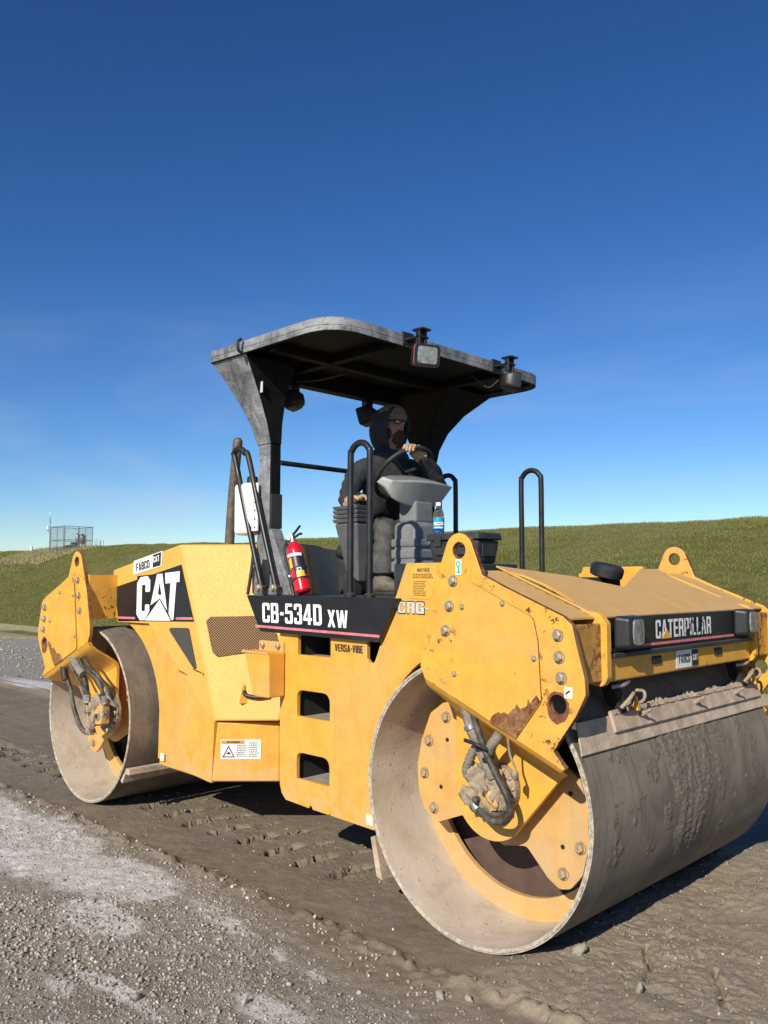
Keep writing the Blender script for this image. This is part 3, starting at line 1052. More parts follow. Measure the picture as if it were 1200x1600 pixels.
# ================================================================== fenced well-head station on the crest
def on_crest(x, y):
    return float(hill_z(np.array([x]), np.array([y]))[0])
SX, SY = -37.0, 15.4
SZ = on_crest(SX, SY) - .05
MAT['fence'] = plain('dull_galvanised_fence', (.16, .17, .18), .6, metal=.3, var=.2)
MAT['wire'] = MAT['fence']
MAT['crate'] = plain('weathered_timber', (.13, .10, .08), .85, var=.3)
fe = thing('chain_link_fence', 'small square chain link enclosure on the embankment crest', 'fence', (SX, SY, SZ))
cs = [(-1.25, -1.25), (1.25, -1.25), (1.25, 1.25), (-1.25, 1.25)]
HF = 1.75
for i, (a, b_) in enumerate(cs):
    n0 = cs[(i + 1) % 4]
    put('post', *tubevf([(a, b_, -.3), (a, b_, HF + .06)], .032, 8, 1), MAT['fence'], fe, smooth=50)
    put('post', *tubevf([((a + n0[0]) / 2, (b_ + n0[1]) / 2, -.3), ((a + n0[0]) / 2, (b_ + n0[1]) / 2, HF + .03)], .026, 8, 1), MAT['fence'], fe, smooth=50)
    for z in (HF, HF * .42):
        put('rail', *tubevf([(a, b_, z), (n0[0], n0[1], z)], .020, 6, 1), MAT['fence'], fe, smooth=50)
    wires = []
    for s in range(-14, 22):
        for sg in (1, -1):
            t0, t1 = s * .12, s * .12 + HF
            p0, p1 = (t0, .05), (t1, HF)
            c0, c1 = max(0, t0), min(2.5, t1)
            if c1 <= c0:
                continue
            z0, z1 = .05 + (c0 - t0) * .97, .05 + (c1 - t0) * .97
            d = Vector((n0[0] - a, n0[1] - b_, 0)).normalized()
            if sg < 0:
                q0, q1 = Vector((n0[0], n0[1], z0)) - d * c0, Vector((n0[0], n0[1], z1)) - d * c1
            else:
                q0, q1 = Vector((a, b_, z0)) + d * c0, Vector((a, b_, z1)) + d * c1
            wires.append(tubevf([q0, q1], .0035, 3, 1))
    tag(put('wire_mesh', *joinvf(wires), MAT['wire'], fe), kind='stuff')
def tank(dx, dy, h, r, lab):
    t = thing('steel_tank', lab, 'tank', (SX + dx, SY + dy, SZ), 'small tanks inside the fence')
    lathe('shell', [(r * .3, .42), (r, .62), (r, .62 + h), (r * .9, .68 + h)], (0, 0, 0), 'steel', t, n=20)
    lathe('roof', [(r * 1.06, .675 + h), (r * .3, .82 + h), (0, .83 + h)], (0, 0, 0), 'steel', t, n=20)
    for k in range(4):
        a = .785 + k * 1.571
        put('leg', *tubevf([(r * .9 * math.cos(a), r * .9 * math.sin(a), -.1), (r * .9 * math.cos(a), r * .9 * math.sin(a), .75)], .03, 6, 1), MAT['fence'], t)
    return t
tank(.95, .5, .42, .24, 'right steel tank with conical roof inside the fence')
tank(-.05, .55, .5, .17, 'slim steel tank in the middle of the fenced enclosure')
t = thing('valve_skid', 'dark pipe skid standing below the tanks in the enclosure', 'skid', (SX + .45, SY - .1, SZ))
for z in (.18, .38):
    put('pipe', *tubevf([(-.75, 0, z), (.7, .1, z)], .05, 8, 1), MAT['fence'], t, smooth=50)
for k in range(4):
    put('support', *tubevf([(-.6 + k * .4, .02, -.15), (-.6 + k * .4, .02, .45)], .035, 6, 1), MAT['fence'], t, smooth=50)
box('crate', (SX - .95, SY - .25, SZ - .1), (SX - .5, SY + .25, SZ + .40), 'crate', bevel=.02)
tag(bpy.data.objects['crate'], 'lower brown timber crate at the left inside the enclosure', 'crate', 'crates inside the fence')
box('crate', (SX - .42, SY + .1, SZ - .1), (SX + .0, SY + .5, SZ + .62), 'crate', bevel=.02)
tag(bpy.data.objects['crate.001'], 'taller brown timber crate beside the slim tank', 'crate', 'crates inside the fence')
t = thing('weather_mast', 'thin weather mast with wind vane rising above the fence', 'mast', (SX - 1.3, SY - 1.3, SZ))
put('pole', *tubevf([(0, 0, -.2), (0, 0, 2.55)], .028, 8, 1), MAT['fence'], t, smooth=50)
put('vane_arm', *tubevf([(-.22, -.05, 2.35), (.14, .05, 2.1)], .02, 6, 1), MAT['fence'], t, smooth=50)
lathe('sensor_dome', [(0, 2.66), (.06, 2.70), (.065, 2.78), (.03, 2.84), (0, 2.85)], (0, 0, 0), 'white', t, n=12)
put('bracket', *tubevf([(0, 0, 1.5), (-.4, -.05, 1.52)], .03, 6, 1), MAT['fence'], t, smooth=50)
put('brace', *tubevf([(0, 0, 1.2), (-.33, -.05, 1.5)], .016, 6, 1), MAT['fence'], t, smooth=50)
lathe('antenna_housing', [(0, 1.56), (.07, 1.58), (.07, 1.84), (0, 1.88)], (-.36, -.05, 0), 'white', t, n=12)
px_, py_ = -41.3, 15.2
STATION = ('chain_link_fence', 'steel_tank', 'valve_skid', 'crate', 'weather_mast')
K = .60                                                   # the whole enclosure is only about a metre and a half across
for o in list(bpy.data.objects):
    if o.parent is None and o.name.split('.')[0] in STATION:
        if o.type == 'MESH':
            o.data.transform(Matrix.Translation((-SX, -SY, -SZ)))
            o.location = (SX, SY, SZ)
            o.scale = (K, K, K * 1.12)
        else:
            o.location = (SX + (o.location.x - SX) * K, SY + (o.location.y - SY) * K, SZ)
            o.scale = (K, K, K * 1.12)
t = thing('marker_post', 'white marker post left of the fenced enclosure', 'post', (px_, py_, on_crest(px_, py_)))
put('stake', *tubevf([(0, 0, -.3), (0, 0, .32)], .07, 8, 1), MAT['white'], t, smooth=50)
put('cap', *tubevf([(0, 0, .325), (0, 0, .36)], .078, 8, 1), MAT['white'], t, smooth=50)
def weed_clump(x, y, n, h, lab):
    t = thing('weed', lab, 'plant', (x, y, on_crest(x, y)), 'dry weeds by the fence')
    for k in range(n):
        a = random.uniform(0, 6.28)
        q = random.uniform(.05, .3)
        put('stalk', *tubevf([(q * math.cos(a), q * math.sin(a), -.1), (q * math.cos(a) * 1.3, q * math.sin(a) * 1.3, h * random.uniform(.6, 1.1))], .012, 4, 1), MAT['dry'], t)
MAT['dry'] = plain('dry_stalks', (.26, .21, .12), .9, var=.3)
weed_clump(SX + 1.5, SY - .2, 7, .75, 'dry weed stalks just right of the fenced enclosure')
weed_clump(SX + 2.7, SY + .1, 5, .5, 'low dry weed stalks further right of the fenced enclosure')

# ================================================================== the road roller
RR = thing('road_roller', 'yellow double drum road roller with black canopy standing on the rolled mud', 'road roller', (0, 0, 0))
_put = put
XF = None
def put(name, v, f, mat, parent=None, loc=None, **kw):
    if XF is not None and loc is None:
        v = [XF(Vector(p)) for p in v]
    return _put(name, v, f, mat, parent, loc=loc, **kw)

MAT['yellow_bolt'] = plain('mud_caked_bolt', (.36, .26, .15), .85, var=.35, scale=50, dust=.6, dustcol=(.44, .34, .22), bump=.6)
# shared hex bolt, axis along -y (head proud of the near side)
def bolt_mesh(r, h, washer=True):
    parts = []
    if washer:
        parts.append(lathevf([(0, 0), (r * 1.32, 0), (r * 1.32, -h * .3), (0, -h * .3)], (0, 0, 0), 'y', 16))
    parts.append(lathevf([(r, -h * .3), (r * 1.02, -h * .85), (r * .8, -h), (0, -h)], (0, 0, 0), 'y', 6))
    v, f = joinvf(parts)
    o = _put('bolt', v, f, 'bolt', None)
    me = o.data
    bpy.data.objects.remove(o)
    return me
BOLT_L, BOLT_S = bolt_mesh(.0195, .022), bolt_mesh(.010, .012)
BOLT_M = bolt_mesh(.017, .020, False)
BOLT_D = bolt_mesh(.0205, .026)
BOLT_D.materials.clear()
BOLT_D.materials.append(MAT['yellow_bolt'])
def bolt(me, loc, parent, rz=0.0, spin=0.0):
    o = bpy.data.objects.new('bolt', me)
    COL.objects.link(o)
    p = Vector(loc)
    if XF is not None:
        p = XF(p)
    o.location = p
    o.rotation_euler = (0, spin, 0)
    if rz:
        o.rotation_euler = (0, 0, rz)
    o.parent = parent
    return o

AX_X, AX_Z, RD = 1.82, 0.645, 0.65

def ring_shell(name, parent):
    """open steel shell: outside, inside and chalky rim, each with its own finish"""
    n = 144
    ys = np.linspace(-1, 1, 9)
    v, f, fm = [], [], []
    for r in (RD, RD - .022):
        for yv in ys:
            for k in range(n):
                a = 2 * math.pi * k / n
                v.append((AX_X + r * math.cos(a), yv, AX_Z + r * math.sin(a)))
    m = len(ys)
    for s in (0, 1):
        for i in range(m - 1):
            for k in range(n):
                a, b_ = s * m * n + i * n + k, s * m * n + i * n + (k + 1) % n
                q = (a, b_, b_ + n, a + n)
                f.append(q if s == 0 else q[::-1])
                fm.append(s)
    for i in (0, m - 1):
        for k in range(n):
            a, b_ = i * n + k, i * n + (k + 1) % n
            f.append((a, b_, b_ + m * n, a + m * n))
            fm.append(2)
    return put(name, v, f, ['drum_out', 'drum_in', 'drum_edge'], parent, smooth=40, fmat=fm)

SPIDER = [(1.973, .426), (2.088, .309), (2.150, .274), (2.205, .288), (2.268, .361), (2.302, .496), (2.300, .66), (2.263, .774), (2.11, .86), (2.08, 1.01), (2.0, 1.12), (1.85, 1.165), (1.70, 1.13), (1.62, 1.06),
          (1.55, 1.045), (1.47, 1.03), (1.384, .969), (1.324, .83), (1.294, .694), (1.301, .564), (1.338, .484), (1.425, .426), (1.593, .493), (1.70, .47), (1.84, .40)]

def bend_strip(y0, y1, U0, U1, L0, L1, n=7):
    """rolled knee joining the outer plate to the inset arm, 28 mm thick"""
    v, f = [], []
    rows = []
    for k in range(n + 1):
        t = k / n
        # ease so that the knee leaves the plate vertically and meets the arm vertically
        s = t * t * (3 - 2 * t)
        yv = y0 + (y1 - y0) * s
        a = (U0[0] + (L0[0] - U0[0]) * t, yv, U0[1] + (L0[1] - U0[1]) * t)
        b_ = (U1[0] + (L1[0] - U1[0]) * t, yv, U1[1] + (L1[1] - U1[1]) * t)
        rows.append((a, b_))
    for (a, b_) in rows:
        v += [a, b_, (a[0], a[1] + .028, a[2]), (b_[0], b_[1] + .028, b_[2])]
    for k in range(n):
        o, q = 4 * k, 4 * k + 4
        f += [(o, o + 1, q + 1, q), (o + 2, q + 2, q + 3, o + 3), (o, q, q + 2, o + 2), (o + 1, o + 3, q + 3, q + 1)]
    f += [(0, 2, 3, 1), (4 * n, 4 * n + 1, 4 * n + 3, 4 * n + 2)]
    return v, f

PLATE = [(1.645, 1.194), (2.392, .884), (2.404, .893), (2.35, .955), (2.377, .996), (2.458, 1.108), (2.504, 1.197), (2.500, 1.264), (2.464, 1.397), (2.446, 1.473), (2.406, 1.506), (2.107, 1.626), (1.990, 1.678)]
LUG = arc(1.857, 1.790, .080, 20, 158, 12)
PLATE = PLATE + LUG + [(1.687, 1.584), (1.619, 1.312), (1.619, 1.250)]
COVER = fillet([(1.875, 1.637), (1.933, 1.645), (2.263, 1.497), (2.285, 1.40), (2.298, 1.151), (2.169, .985), (1.799, 1.140), (1.822, 1.266)], [.05, .04, .04, 0, .03, .01, .03, 0], 4)
random.seed(5)
_tb = [(2.03, 1.04)]
while _tb[-1][0] < 2.27:
    _q = (_tb[-1][0] - 2.03) / .24
    _tb.append((_tb[-1][0] + random.uniform(.006, .022), 1.045 + .105 * _q + random.uniform(-.002, .030)))
TORN = _tb + [(2.296, 1.152), (2.170, .987)]

def end_unit(s, dy):
    """one drum with its yoke: s = 1 the front end, s = -1 the rear end (mirrored)"""
    global XF
    XF = lambda p: Vector((s * p.x, p.y + dy, p.z))
    drum = ring_shell('drum', RR)
    drum['label'] = 'front steel drum with a cake of mud on its face' if s > 0 else 'rear steel drum dusted pale inside'
    plate('drum_web', [circ(AX_X, AX_Z, RD - .023, 72), circ(AX_X, AX_Z, .520, 60)], 'y', -.60, -.572, ['yellow_mud', 'yellow_mud'], drum, bevel=0)
    plate('drum_web', [circ(AX_X, AX_Z, RD - .023, 72), circ(AX_X, AX_Z, .520, 60)], 'y', .572, .60, ['yellow_mud', 'yellow_mud'], drum, bevel=0)
    lathe('inner_disc', [(0, -.47), (.30, -.47), (.56, -.485), (RD - .024, -.50)], (AX_X, 0, AX_Z), 'brown_steel', drum, axis='y', n=64, cap=False)
    lathe('axle_housing', [(.25, -.475), (.25, -.70), (.0, -.70)], (AX_X, 0, AX_Z), 'dark_void', drum, axis='y', n=32)
    crumbs = []
    pts = []
    for k in range(181):
        a = 2 * math.pi * k / 180
        pts.append((AX_X + (RD - .010) * math.cos(a), -1.0, AX_Z + (RD - .010) * math.sin(a)))
    rj = [.35 + 1.1 * float(fbm(np.array([k * .23]), np.array([s * 3.3]), 1.0, 4, .7)[0]) + random.uniform(-.12, .12) for k in range(181)]
    v, f = tubevf(pts, .0055, 6, 1, rfun=lambda t: rj[int(t * 180)])
    put('rim_crust', v, f, 'drum_edge', drum, smooth=60)
    sp = plate('spider_plate', fillet(SPIDER, .035, 3), 'y', -.76, -.735, ['yellow_mud', 'yellow_mud'], drum, bevel=.004)
    for q in ((1.492, .961), (1.376, .829), (1.346, .662), (1.409, .496), (2.262, .479), (2.172, .348)):
        bolt(BOLT_D, (q[0], -.76, q[1]), drum, spin=random.random())
    for q in ((1.497, .847), (1.454, .607), (2.214, .705), (2.169, .463)):
        lathe('bolt_hole', [(.011, -.7615), (.010, -.755), (0, -.755)], (q[0], 0, q[1]), 'dark_void', drum, axis='y', n=10)
    for side in (-1, 1):
        if side > 0:
            old = XF
            XF = lambda p, s=s, dy=dy: Vector((s * p.x, -p.y + dy, p.z))
        pl = plate('side_plate', [PLATE, circ(1.857, 1.790, .038, 20), circ(2.374, 1.146, .042, 18)], 'y', -1.10, -1.070, ['yellow_rusty', 'edge_rust'], RR, bevel=.003)
        knee = put('knee', *bend_strip(-1.098, -.868, (1.645, 1.196), (2.396, .887), (1.644, 1.0), (2.236, .79)), 'yellow', pl, smooth=60)
        arm = [(1.644, 1.004), (1.644, .66)] + arc(1.846, .65, .206, 182, 308, 16) + [(2.236, .794)]
        plate('yoke_arm', arm, 'y', -.866, -.838, ['yellow', 'yellow'], pl, bevel=.004)
        cv = plate('cover_panel', COVER, 'y', -1.1085, -1.1012, ['yellow', 'edge_rust'], pl, bevel=.002)
        if side < 0:
            plate('rust_patch', TORN, 'y', -1.1100, -1.1088, ['edge_rust', 'edge_rust'], pl, bevel=0)
            rag = [(2.374 + (.048 + .009 * random.random() + .010 * max(0, -math.sin(2 * math.pi * k / 30))) * math.cos(2 * math.pi * k / 30), 1.146 + (.048 + .009 * random.random() + .024 * max(0, -math.sin(2 * math.pi * k / 30))) * math.sin(2 * math.pi * k / 30)) for k in range(30)]
            plate('rust_ring', [rag, circ(2.374, 1.146, .0425, 18)], 'y', -1.1018, -1.1003, ['rust_ring', 'rust_ring'], pl, bevel=0)
            if s > 0:
                flat('instruction_sticker', fillet(rect(.040, .048, 2.406, 1.176), .006, 2), (0, -1.10, 0), (1, 0, 0), (0, 0, 1), 'pale_label', pl, .0015)
                flat('sticker_mark', [(2.414, 1.190), (2.436, 1.206), (2.434, 1.211), (2.420, 1.203), (2.413, 1.196)], (0, -1.10, 0), (1, 0, 0), (0, 0, 1), 'ink', pl, .0032)
                flat('lifting_sticker', fillet(rect(.036, .070, 1.838, 1.678), .004, 2), (0, -1.10, 0), (1, 0, 0), (0, 0, 1), 'white', pl, .0015)
                flat('lifting_symbol', [circ(1.856, 1.728, .014, 16), circ(1.856, 1.728, .008, 12)], (0, -1.10, 0), (1, 0, 0), (0, 0, 1), 'green_print', pl, .0032)
                flat('lifting_symbol', [(1.852, 1.714), (1.860, 1.714), (1.862, 1.700), (1.868, 1.690), (1.856, 1.684), (1.846, 1.690), (1.852, 1.694), (1.854, 1.702)], (0, -1.10, 0), (1, 0, 0), (0, 0, 1), 'green_print', pl, .0032)
            else:
                flat('lifting_sticker', rect(.030, .080, 1.842, 1.660), (0, -1.10, 0), (1, 0, 0), (0, 0, 1), 'white', pl, .0015) if False else None
        for q in ((1.824, 1.651), (1.801, 1.536), (1.778, 1.423), (2.381, 1.430), (2.386, 1.341), (2.394, 1.257)):
            bolt(BOLT_L, (q[0], -1.10, q[1]), pl, spin=random.random()) if side < 0 else None
        for q in ((1.882, 1.534), (2.107, 1.554), (2.267, 1.328), (1.835, 1.230)):
            bolt(BOLT_S, (q[0], -1.1085, q[1]), pl, spin=random.random()) if side < 0 else None
        # spacer channels that carry the wide plates
        ch = []
        ch.append(boxvf((1.705, -1.070, 1.36), (1.725, -.815, 1.69)))
        ch.append(boxvf((1.885, -1.070, 1.36), (1.905, -.815, 1.66)))
        ch.append(boxvf((1.725, -1.070, 1.36), (1.885, -.815, 1.38)))
        put('spacer_channel', *joinvf(ch), 'yellow_rusty', pl)
        ch = [boxvf((2.405, -1.070, 1.222), (2.425, -.835, 1.470)), boxvf((2.300, -1.070, 1.222), (2.318, -.835, 1.46)), boxvf((2.318, -1.070, 1.222), (2.405, -.835, 1.240))]
        put('spacer_channel', *joinvf(ch), 'yellow_spacer', pl, bevel=.006)
        plate('flange', fillet([(2.285, 1.21), (2.432, 1.20), (2.452, 1.24), (2.452, 1.47), (2.415, 1.515), (2.285, 1.53)], [.02, .03, .02, .03, .03, .01], 3), 'y', -.834, -.800, ['yellow_rusty', 'yellow_rusty'], pl, bevel=.004)
        if side > 0:
            XF = old
    # scraper blades
    if s > 0:
        c, sn = math.cos(.55), math.sin(.55)
        def sc(u, w, yv):       # blade frame: u up the blade, w outwards
            return (2.410 - u * sn * .55 + w * c, yv, .925 + u * c + w * sn)
        def slab(name, u0, u1, w0, w1, y0, y1, mat, rough=0.0):
            pr = []
            b0 = [sc(u0, w0, y0), sc(u0, w0, y1), sc(u0, w1, y1), sc(u0, w1, y0)]
            b1 = [sc(u1, w0, y0), sc(u1, w0, y1), sc(u1, w1, y1), sc(u1, w1, y0)]
            return hexa(name, b0, b1, mat, SCR, bevel=.004)
        b0 = [sc(0, 0, -.99), sc(0, 0, 1.0), sc(0, .010, 1.0), sc(0, .010, -.99)]
        b1 = [sc(.150, 0, -.96), sc(.150, 0, .98), sc(.150, .010, .98), sc(.150, .010, -.96)]
        SCR = hexa('scraper_blade', b0, b1, 'scraper', RR, bevel=.003)
        slab('scraper_backing', .062, .168, .0105, .026, -.70, .97, 'scraper')
        # mud piled along the top of the scraper
        V, F = [], []
        nu, nv = 150, 7
        for i in range(nu + 1):
            yv = -.68 + 1.63 * i / nu
            for j in range(nv + 1):
                t = j / nv
                hgt = .016 * math.sin(math.pi * t) * (.3 + random.random() * 1.1) * (.4 + 1.1 * abs(math.sin(i * .11)))
                q = sc(.150 + hgt * .6, .034 - .075 * t, yv)
                V.append((q[0] + random.uniform(-.004, .004), q[1], q[2] + hgt + random.uniform(-.003, .003) - .006))
        for i in range(nu):
            for j in range(nv):
                a = i * (nv + 1) + j
                F.append((a, a + 1, a + nv + 2, a + nv + 1))
        o = put('mud_pile', V, F, 'mudlump', SCR, smooth=35, closed=False)
        for yv in (-.45, .12, .62):
            o = lathe('scraper_bolt', [(.012, 0), (.012, .03), (.007, .033), (.007, .06), (0, .06)], (0, 0, 0), 'mudlump', SCR, axis='x', n=8)
            o.location = sc(.115, .026, yv)
            o.rotation_euler = (0, -.55, 0)
        for yv in (-.60, .78):
            arm_ = hexa('scraper_arm', [(2.32, yv - .03, 1.10), (2.40, yv - .03, 1.06), (2.40, yv + .03, 1.06), (2.32, yv + .03, 1.10)], [(2.27, yv - .03, 1.26), (2.34, yv - .03, 1.26), (2.34, yv + .03, 1.26), (2.27, yv + .03, 1.26)], 'dark_void', SCR, bevel=.004)
            tube('spring_clip', [(2.41, yv - .05, 1.09), (2.44, yv - .02, 1.135), (2.43, yv + .03, 1.15), (2.40, yv + .05, 1.12), (2.41, yv + .02, 1.09)], .009, 'mudlump', SCR, 8, 5)
            tube('spring_clip', [(2.39, yv + .10, 1.085), (2.43, yv + .12, 1.11), (2.42, yv + .145, 1.145), (2.385, yv + .13, 1.15)], .008, 'mudlump', SCR, 8, 5)
            tube('spring_clip', [(2.37, yv - .06, 1.18), (2.41, yv - .02, 1.19), (2.40, yv + .04, 1.20)], .010, 'steel', SCR, 8, 5)
            hexa('clip_tab', [(2.395, yv + .075, 1.075), (2.425, yv + .075, 1.065), (2.425, yv + .105, 1.065), (2.395, yv + .105, 1.075)], [(2.405, yv + .085, 1.125), (2.413, yv + .085, 1.125), (2.413, yv + .095, 1.125), (2.405, yv + .095, 1.125)], 'yellow', SCR, bevel=.002)
        # mud cake on the drum face
        V, F = [], []
        na, nw = 190, 190
        a0, a1, y0, y1 = 34, -38, -.92, .92
        A_, Y_ = np.meshgrid(np.linspace(0, 1, na + 1), np.linspace(0, 1, nw + 1), indexing='ij')
        yy = y0 + (y1 - y0) * Y_
        fade = sstep(0, .14, A_) * (1 - sstep(.72, 1.0, A_)) * sstep(0, .06, Y_) * (1 - sstep(.94, 1, Y_))
        wob = .16 * (fbm(A_ * 7, Y_ * 3, 1, 4) - .5)
        core = sstep(.0, .10, yy + .40 + wob - .22 * A_) * (1 - sstep(.14, .30, yy + wob + .18 * A_))
        thin = sstep(.52, .68, fbm(Y_ * 16, A_ * 7, 1, 4, .6)) * .55
        e = np.maximum(core, thin) * fade
        flow = fbm(Y_ * 60 + 2.5 * fbm(A_ * 8, Y_ * 18, 1, 3), A_ * 7, 1, 4, .6)
        hh = e * (.0035 + .006 * sstep(.30, .75, flow) + .007 * fbm(A_ * 70, Y_ * 95, 1, 3)) - .003
        for i in range(na + 1):
            for j in range(nw + 1):
                an = math.radians(a0 + (a1 - a0) * A_[i, j])
                r = RD + hh[i, j]
                V.append((AX_X + r * math.cos(an), y0 + (y1 - y0) * Y_[i, j], AX_Z + r * math.sin(an)))
        for i in range(na):
            for j in range(nw):
                a = i * (nw + 1) + j
                F.append((a, a + 1, a + nw + 2, a + nw + 1))
        put('mud_cake', V, F, 'cake', drum, smooth=60, closed=False)
        V, F = [], []
    # flakes of dried mud stuck inside and outside the shell
    fl = []
    for _ in range(170):
        inside = random.random() < .7
        a = random.uniform(0, 2 * math.pi)
        yv = random.uniform(-.99, -.64) if inside else random.uniform(-.98, .9)
        r0 = RD - .0225 if inside else RD
        sz = random.uniform(.002, .0065)
        base = Vector((AX_X + r0 * math.cos(a), yv, AX_Z + r0 * math.sin(a)))
        rad = Vector((math.cos(a), 0, math.sin(a))) * (-1 if inside else 1)
        tan = Vector((-math.sin(a), 0, math.cos(a)))
        ln = random.uniform(.8, 2.4)
        ring = []
        for k in range(5):
            q = 2 * math.pi * k / 5
            ring.append(base + tan * (sz * ln * math.cos(q) * random.uniform(.7, 1.2)) + Vector((0, sz * math.sin(q), 0)))
        top = base + rad * sz * .55
        fl.append((ring + [top], [(k, (k + 1) % 5, 5) for k in range(5)]))
    o = put('mud_flakes', *joinvf(fl), 'mudlump', drum, closed=False)
    o['kind'] = 'stuff'
    XF = None
    return drum

MAT['rust_ring'] = plain('raw_rust', (.19, .065, .032), .8, var=.4, scale=30)
front_drum = end_unit(1, 0.0)
rear_drum = end_unit(-1, -.04)

# scrapers seen low behind the front drum and beside the rear drum
box('rear_scraper', (-1.245, -1.03, .285), (-1.19, .9, .325), 'scraper', RR, bevel=.003)
hexa('rear_scraper', [(-1.30, -1.035, .235), (-1.28, -1.035, .215), (-1.22, .9, .285), (-1.245, .9, .29)], [(-1.25, -1.02, .325), (-1.235, -1.02, .325), (-1.20, .9, .33), (-1.22, .9, .33)], 'scraper', RR, bevel=.003)
hexa('rear_scraper', [(1.175, -.945, .14), (1.215, -.945, .13), (1.215, .9, .13), (1.175, .9, .14)], [(1.13, -.945, .33), (1.16, -.945, .34), (1.16, .9, .34), (1.13, .9, .33)], 'scraper', RR, bevel=.003)

# ------------------------------------------------------------------ hydraulic drive of the front drum
def lump(name, c, r, mat, parent, amp=.35, sc=(1, 1, 1), sub=3, seed=0):
    bm = bmesh.new()
    bmesh.ops.create_icosphere(bm, subdivisions=sub, radius=1)
    v = []
    for q in bm.verts:
        p = q.co.copy()
        n1 = float(fbm(np.array([p.x * 1.4 + seed + p.z]), np.array([p.y * 1.4 - seed + p.z * .7]), 1.6, 4)[0]) - .5
        p = p * (1 + amp * 2 * n1)
        v.append((c[0] + p.x * r * sc[0], c[1] + p.y * r * sc[1], c[2] + p.z * r * sc[2]))
    f = [tuple(w.index for w in q.verts) for q in bm.faces]
    bm.free()
    return put(name, v, f, mat, parent, smooth=60)

DRV = lathe('drive_motor', [(0, -.868), (.115, -.868), (.115, -.905), (.085, -.915), (.085, -.985), (.05, -1.0), (0, -1.0)], (1.905, 0, .700), 'mudlump', RR, axis='y', n=28)
for k in range(16):
    rr_ = random.uniform(.018, .042)
    lump('motor_block', (1.905 + random.uniform(-.085, .075), random.uniform(-1.0, -.95), .700 + random.uniform(-.075, .095)), rr_, ('mudlump', 'mudlump', 'yellow_mud', 'exhaust')[k % 4], DRV, .75, (random.uniform(.7, 1.4), .7, random.uniform(.6, 1.3)), 3, k * 3.7)
put('fitting', *lathevf([(.020, -.95), (.020, -1.03), (.014, -1.035), (.014, -1.05), (0, -1.05)], (1.935, 0, .72), 'y', 6), 'mudlump', DRV)
put('fitting', *lathevf([(.016, -.95), (.016, -1.03), (0, -1.035)], (1.880, 0, .665), 'y', 6), 'exhaust', DRV)
lump('motor_block', (1.870, -.975, .735), .062, 'mudlump', DRV, .6, (1.0, .6, 1.05), 4, 3)
lump('motor_block', (1.955, -.975, .735), .055, 'mudlump', DRV, .5, (.8, .7, 1.4), 3, 8)
lump('motor_block', (1.925, -.960, .625), .050, 'exhaust', DRV, .45, (1.3, .6, .8), 3, 5)
lump('motor_block', (1.985, -.970, .665), .035, 'mudlump', DRV, .5, (1, .7, 1.2), 3, 11)
lump('motor_block', (1.835, -.985, .785), .045, 'mudlump', DRV, .45, (1.1, .6, .8), 3, 21)
for k in range(9):
    a = math.radians(-100 + k * 27)
    bolt(BOLT_S, (1.905 + .102 * math.cos(a), -.905, .700 + .102 * math.sin(a)), DRV)
tube('hose', [(1.846, -1.045, 1.085), (1.870, -1.040, .995), (1.905, -1.030, .915), (1.945, -1.015, .830), (1.965, -1.00, .775)], .026, 'sleeve', DRV, 12, 6)
tube('hose', [(1.885, -1.05, 1.075), (1.915, -1.045, .985), (1.955, -1.035, .885), (2.015, -1.03, .782), (2.062, -1.025, .705), (2.066, -1.015, .640), (2.020, -1.0, .592), (1.945, -.995, .583), (1.872, -.985, .612)], .0155, 'hose', DRV, 12, 8)
tube('hose', [(1.915, -1.025, .920), (1.872, -1.02, .880), (1.835, -1.01, .825), (1.812, -1.0, .775), (1.835, -.985, .735)], .021, 'sleeve', DRV, 12, 7, rfun=lambda t: 1 + .10 * math.sin(t * 70))
tube('hose', [(2.050, -1.03, 1.02), (2.020, -1.035, .965), (1.985, -1.03, .925), (1.955, -1.01, .885)], .024, 'sleeve', DRV, 12, 6)
tube('hose', [(2.098, -1.07, .985), (2.096, -1.05, .90), (2.106, -1.03, .845), (2.112, -1.02, .80), (2.10, -.99, .755)], .0055, 'mudlump', DRV, 8, 6)
lump('hose_joint', (2.106, -1.03, .812), .018, 'mudlump', DRV, .4, (1, .8, 1.3), 2, 4)
for c, r in (((1.872, -1.040, .990), .033), ((1.925, -1.03, .905), .030), ((1.958, -1.025, .860), .028)):
    t = Vector((.42, .1, -1)).normalized()
    c = Vector(c)
    put('hose_clamp', *tubevf([c - t * .010, c + t * .010], r, 14, 1), 'rubber' if r < .032 else 'chrome', DRV, smooth=50)
tube('cable_tie', [(1.865, -1.075, .935), (1.935, -1.078, .925), (1.975, -1.055, .905)], .009, 'rubber', DRV, 8, 4)
put('hose_end', *tubevf([(1.868, -.99, .615), (1.835, -.985, .650)], .020, 10, 1), 'steel', DRV, smooth=50)

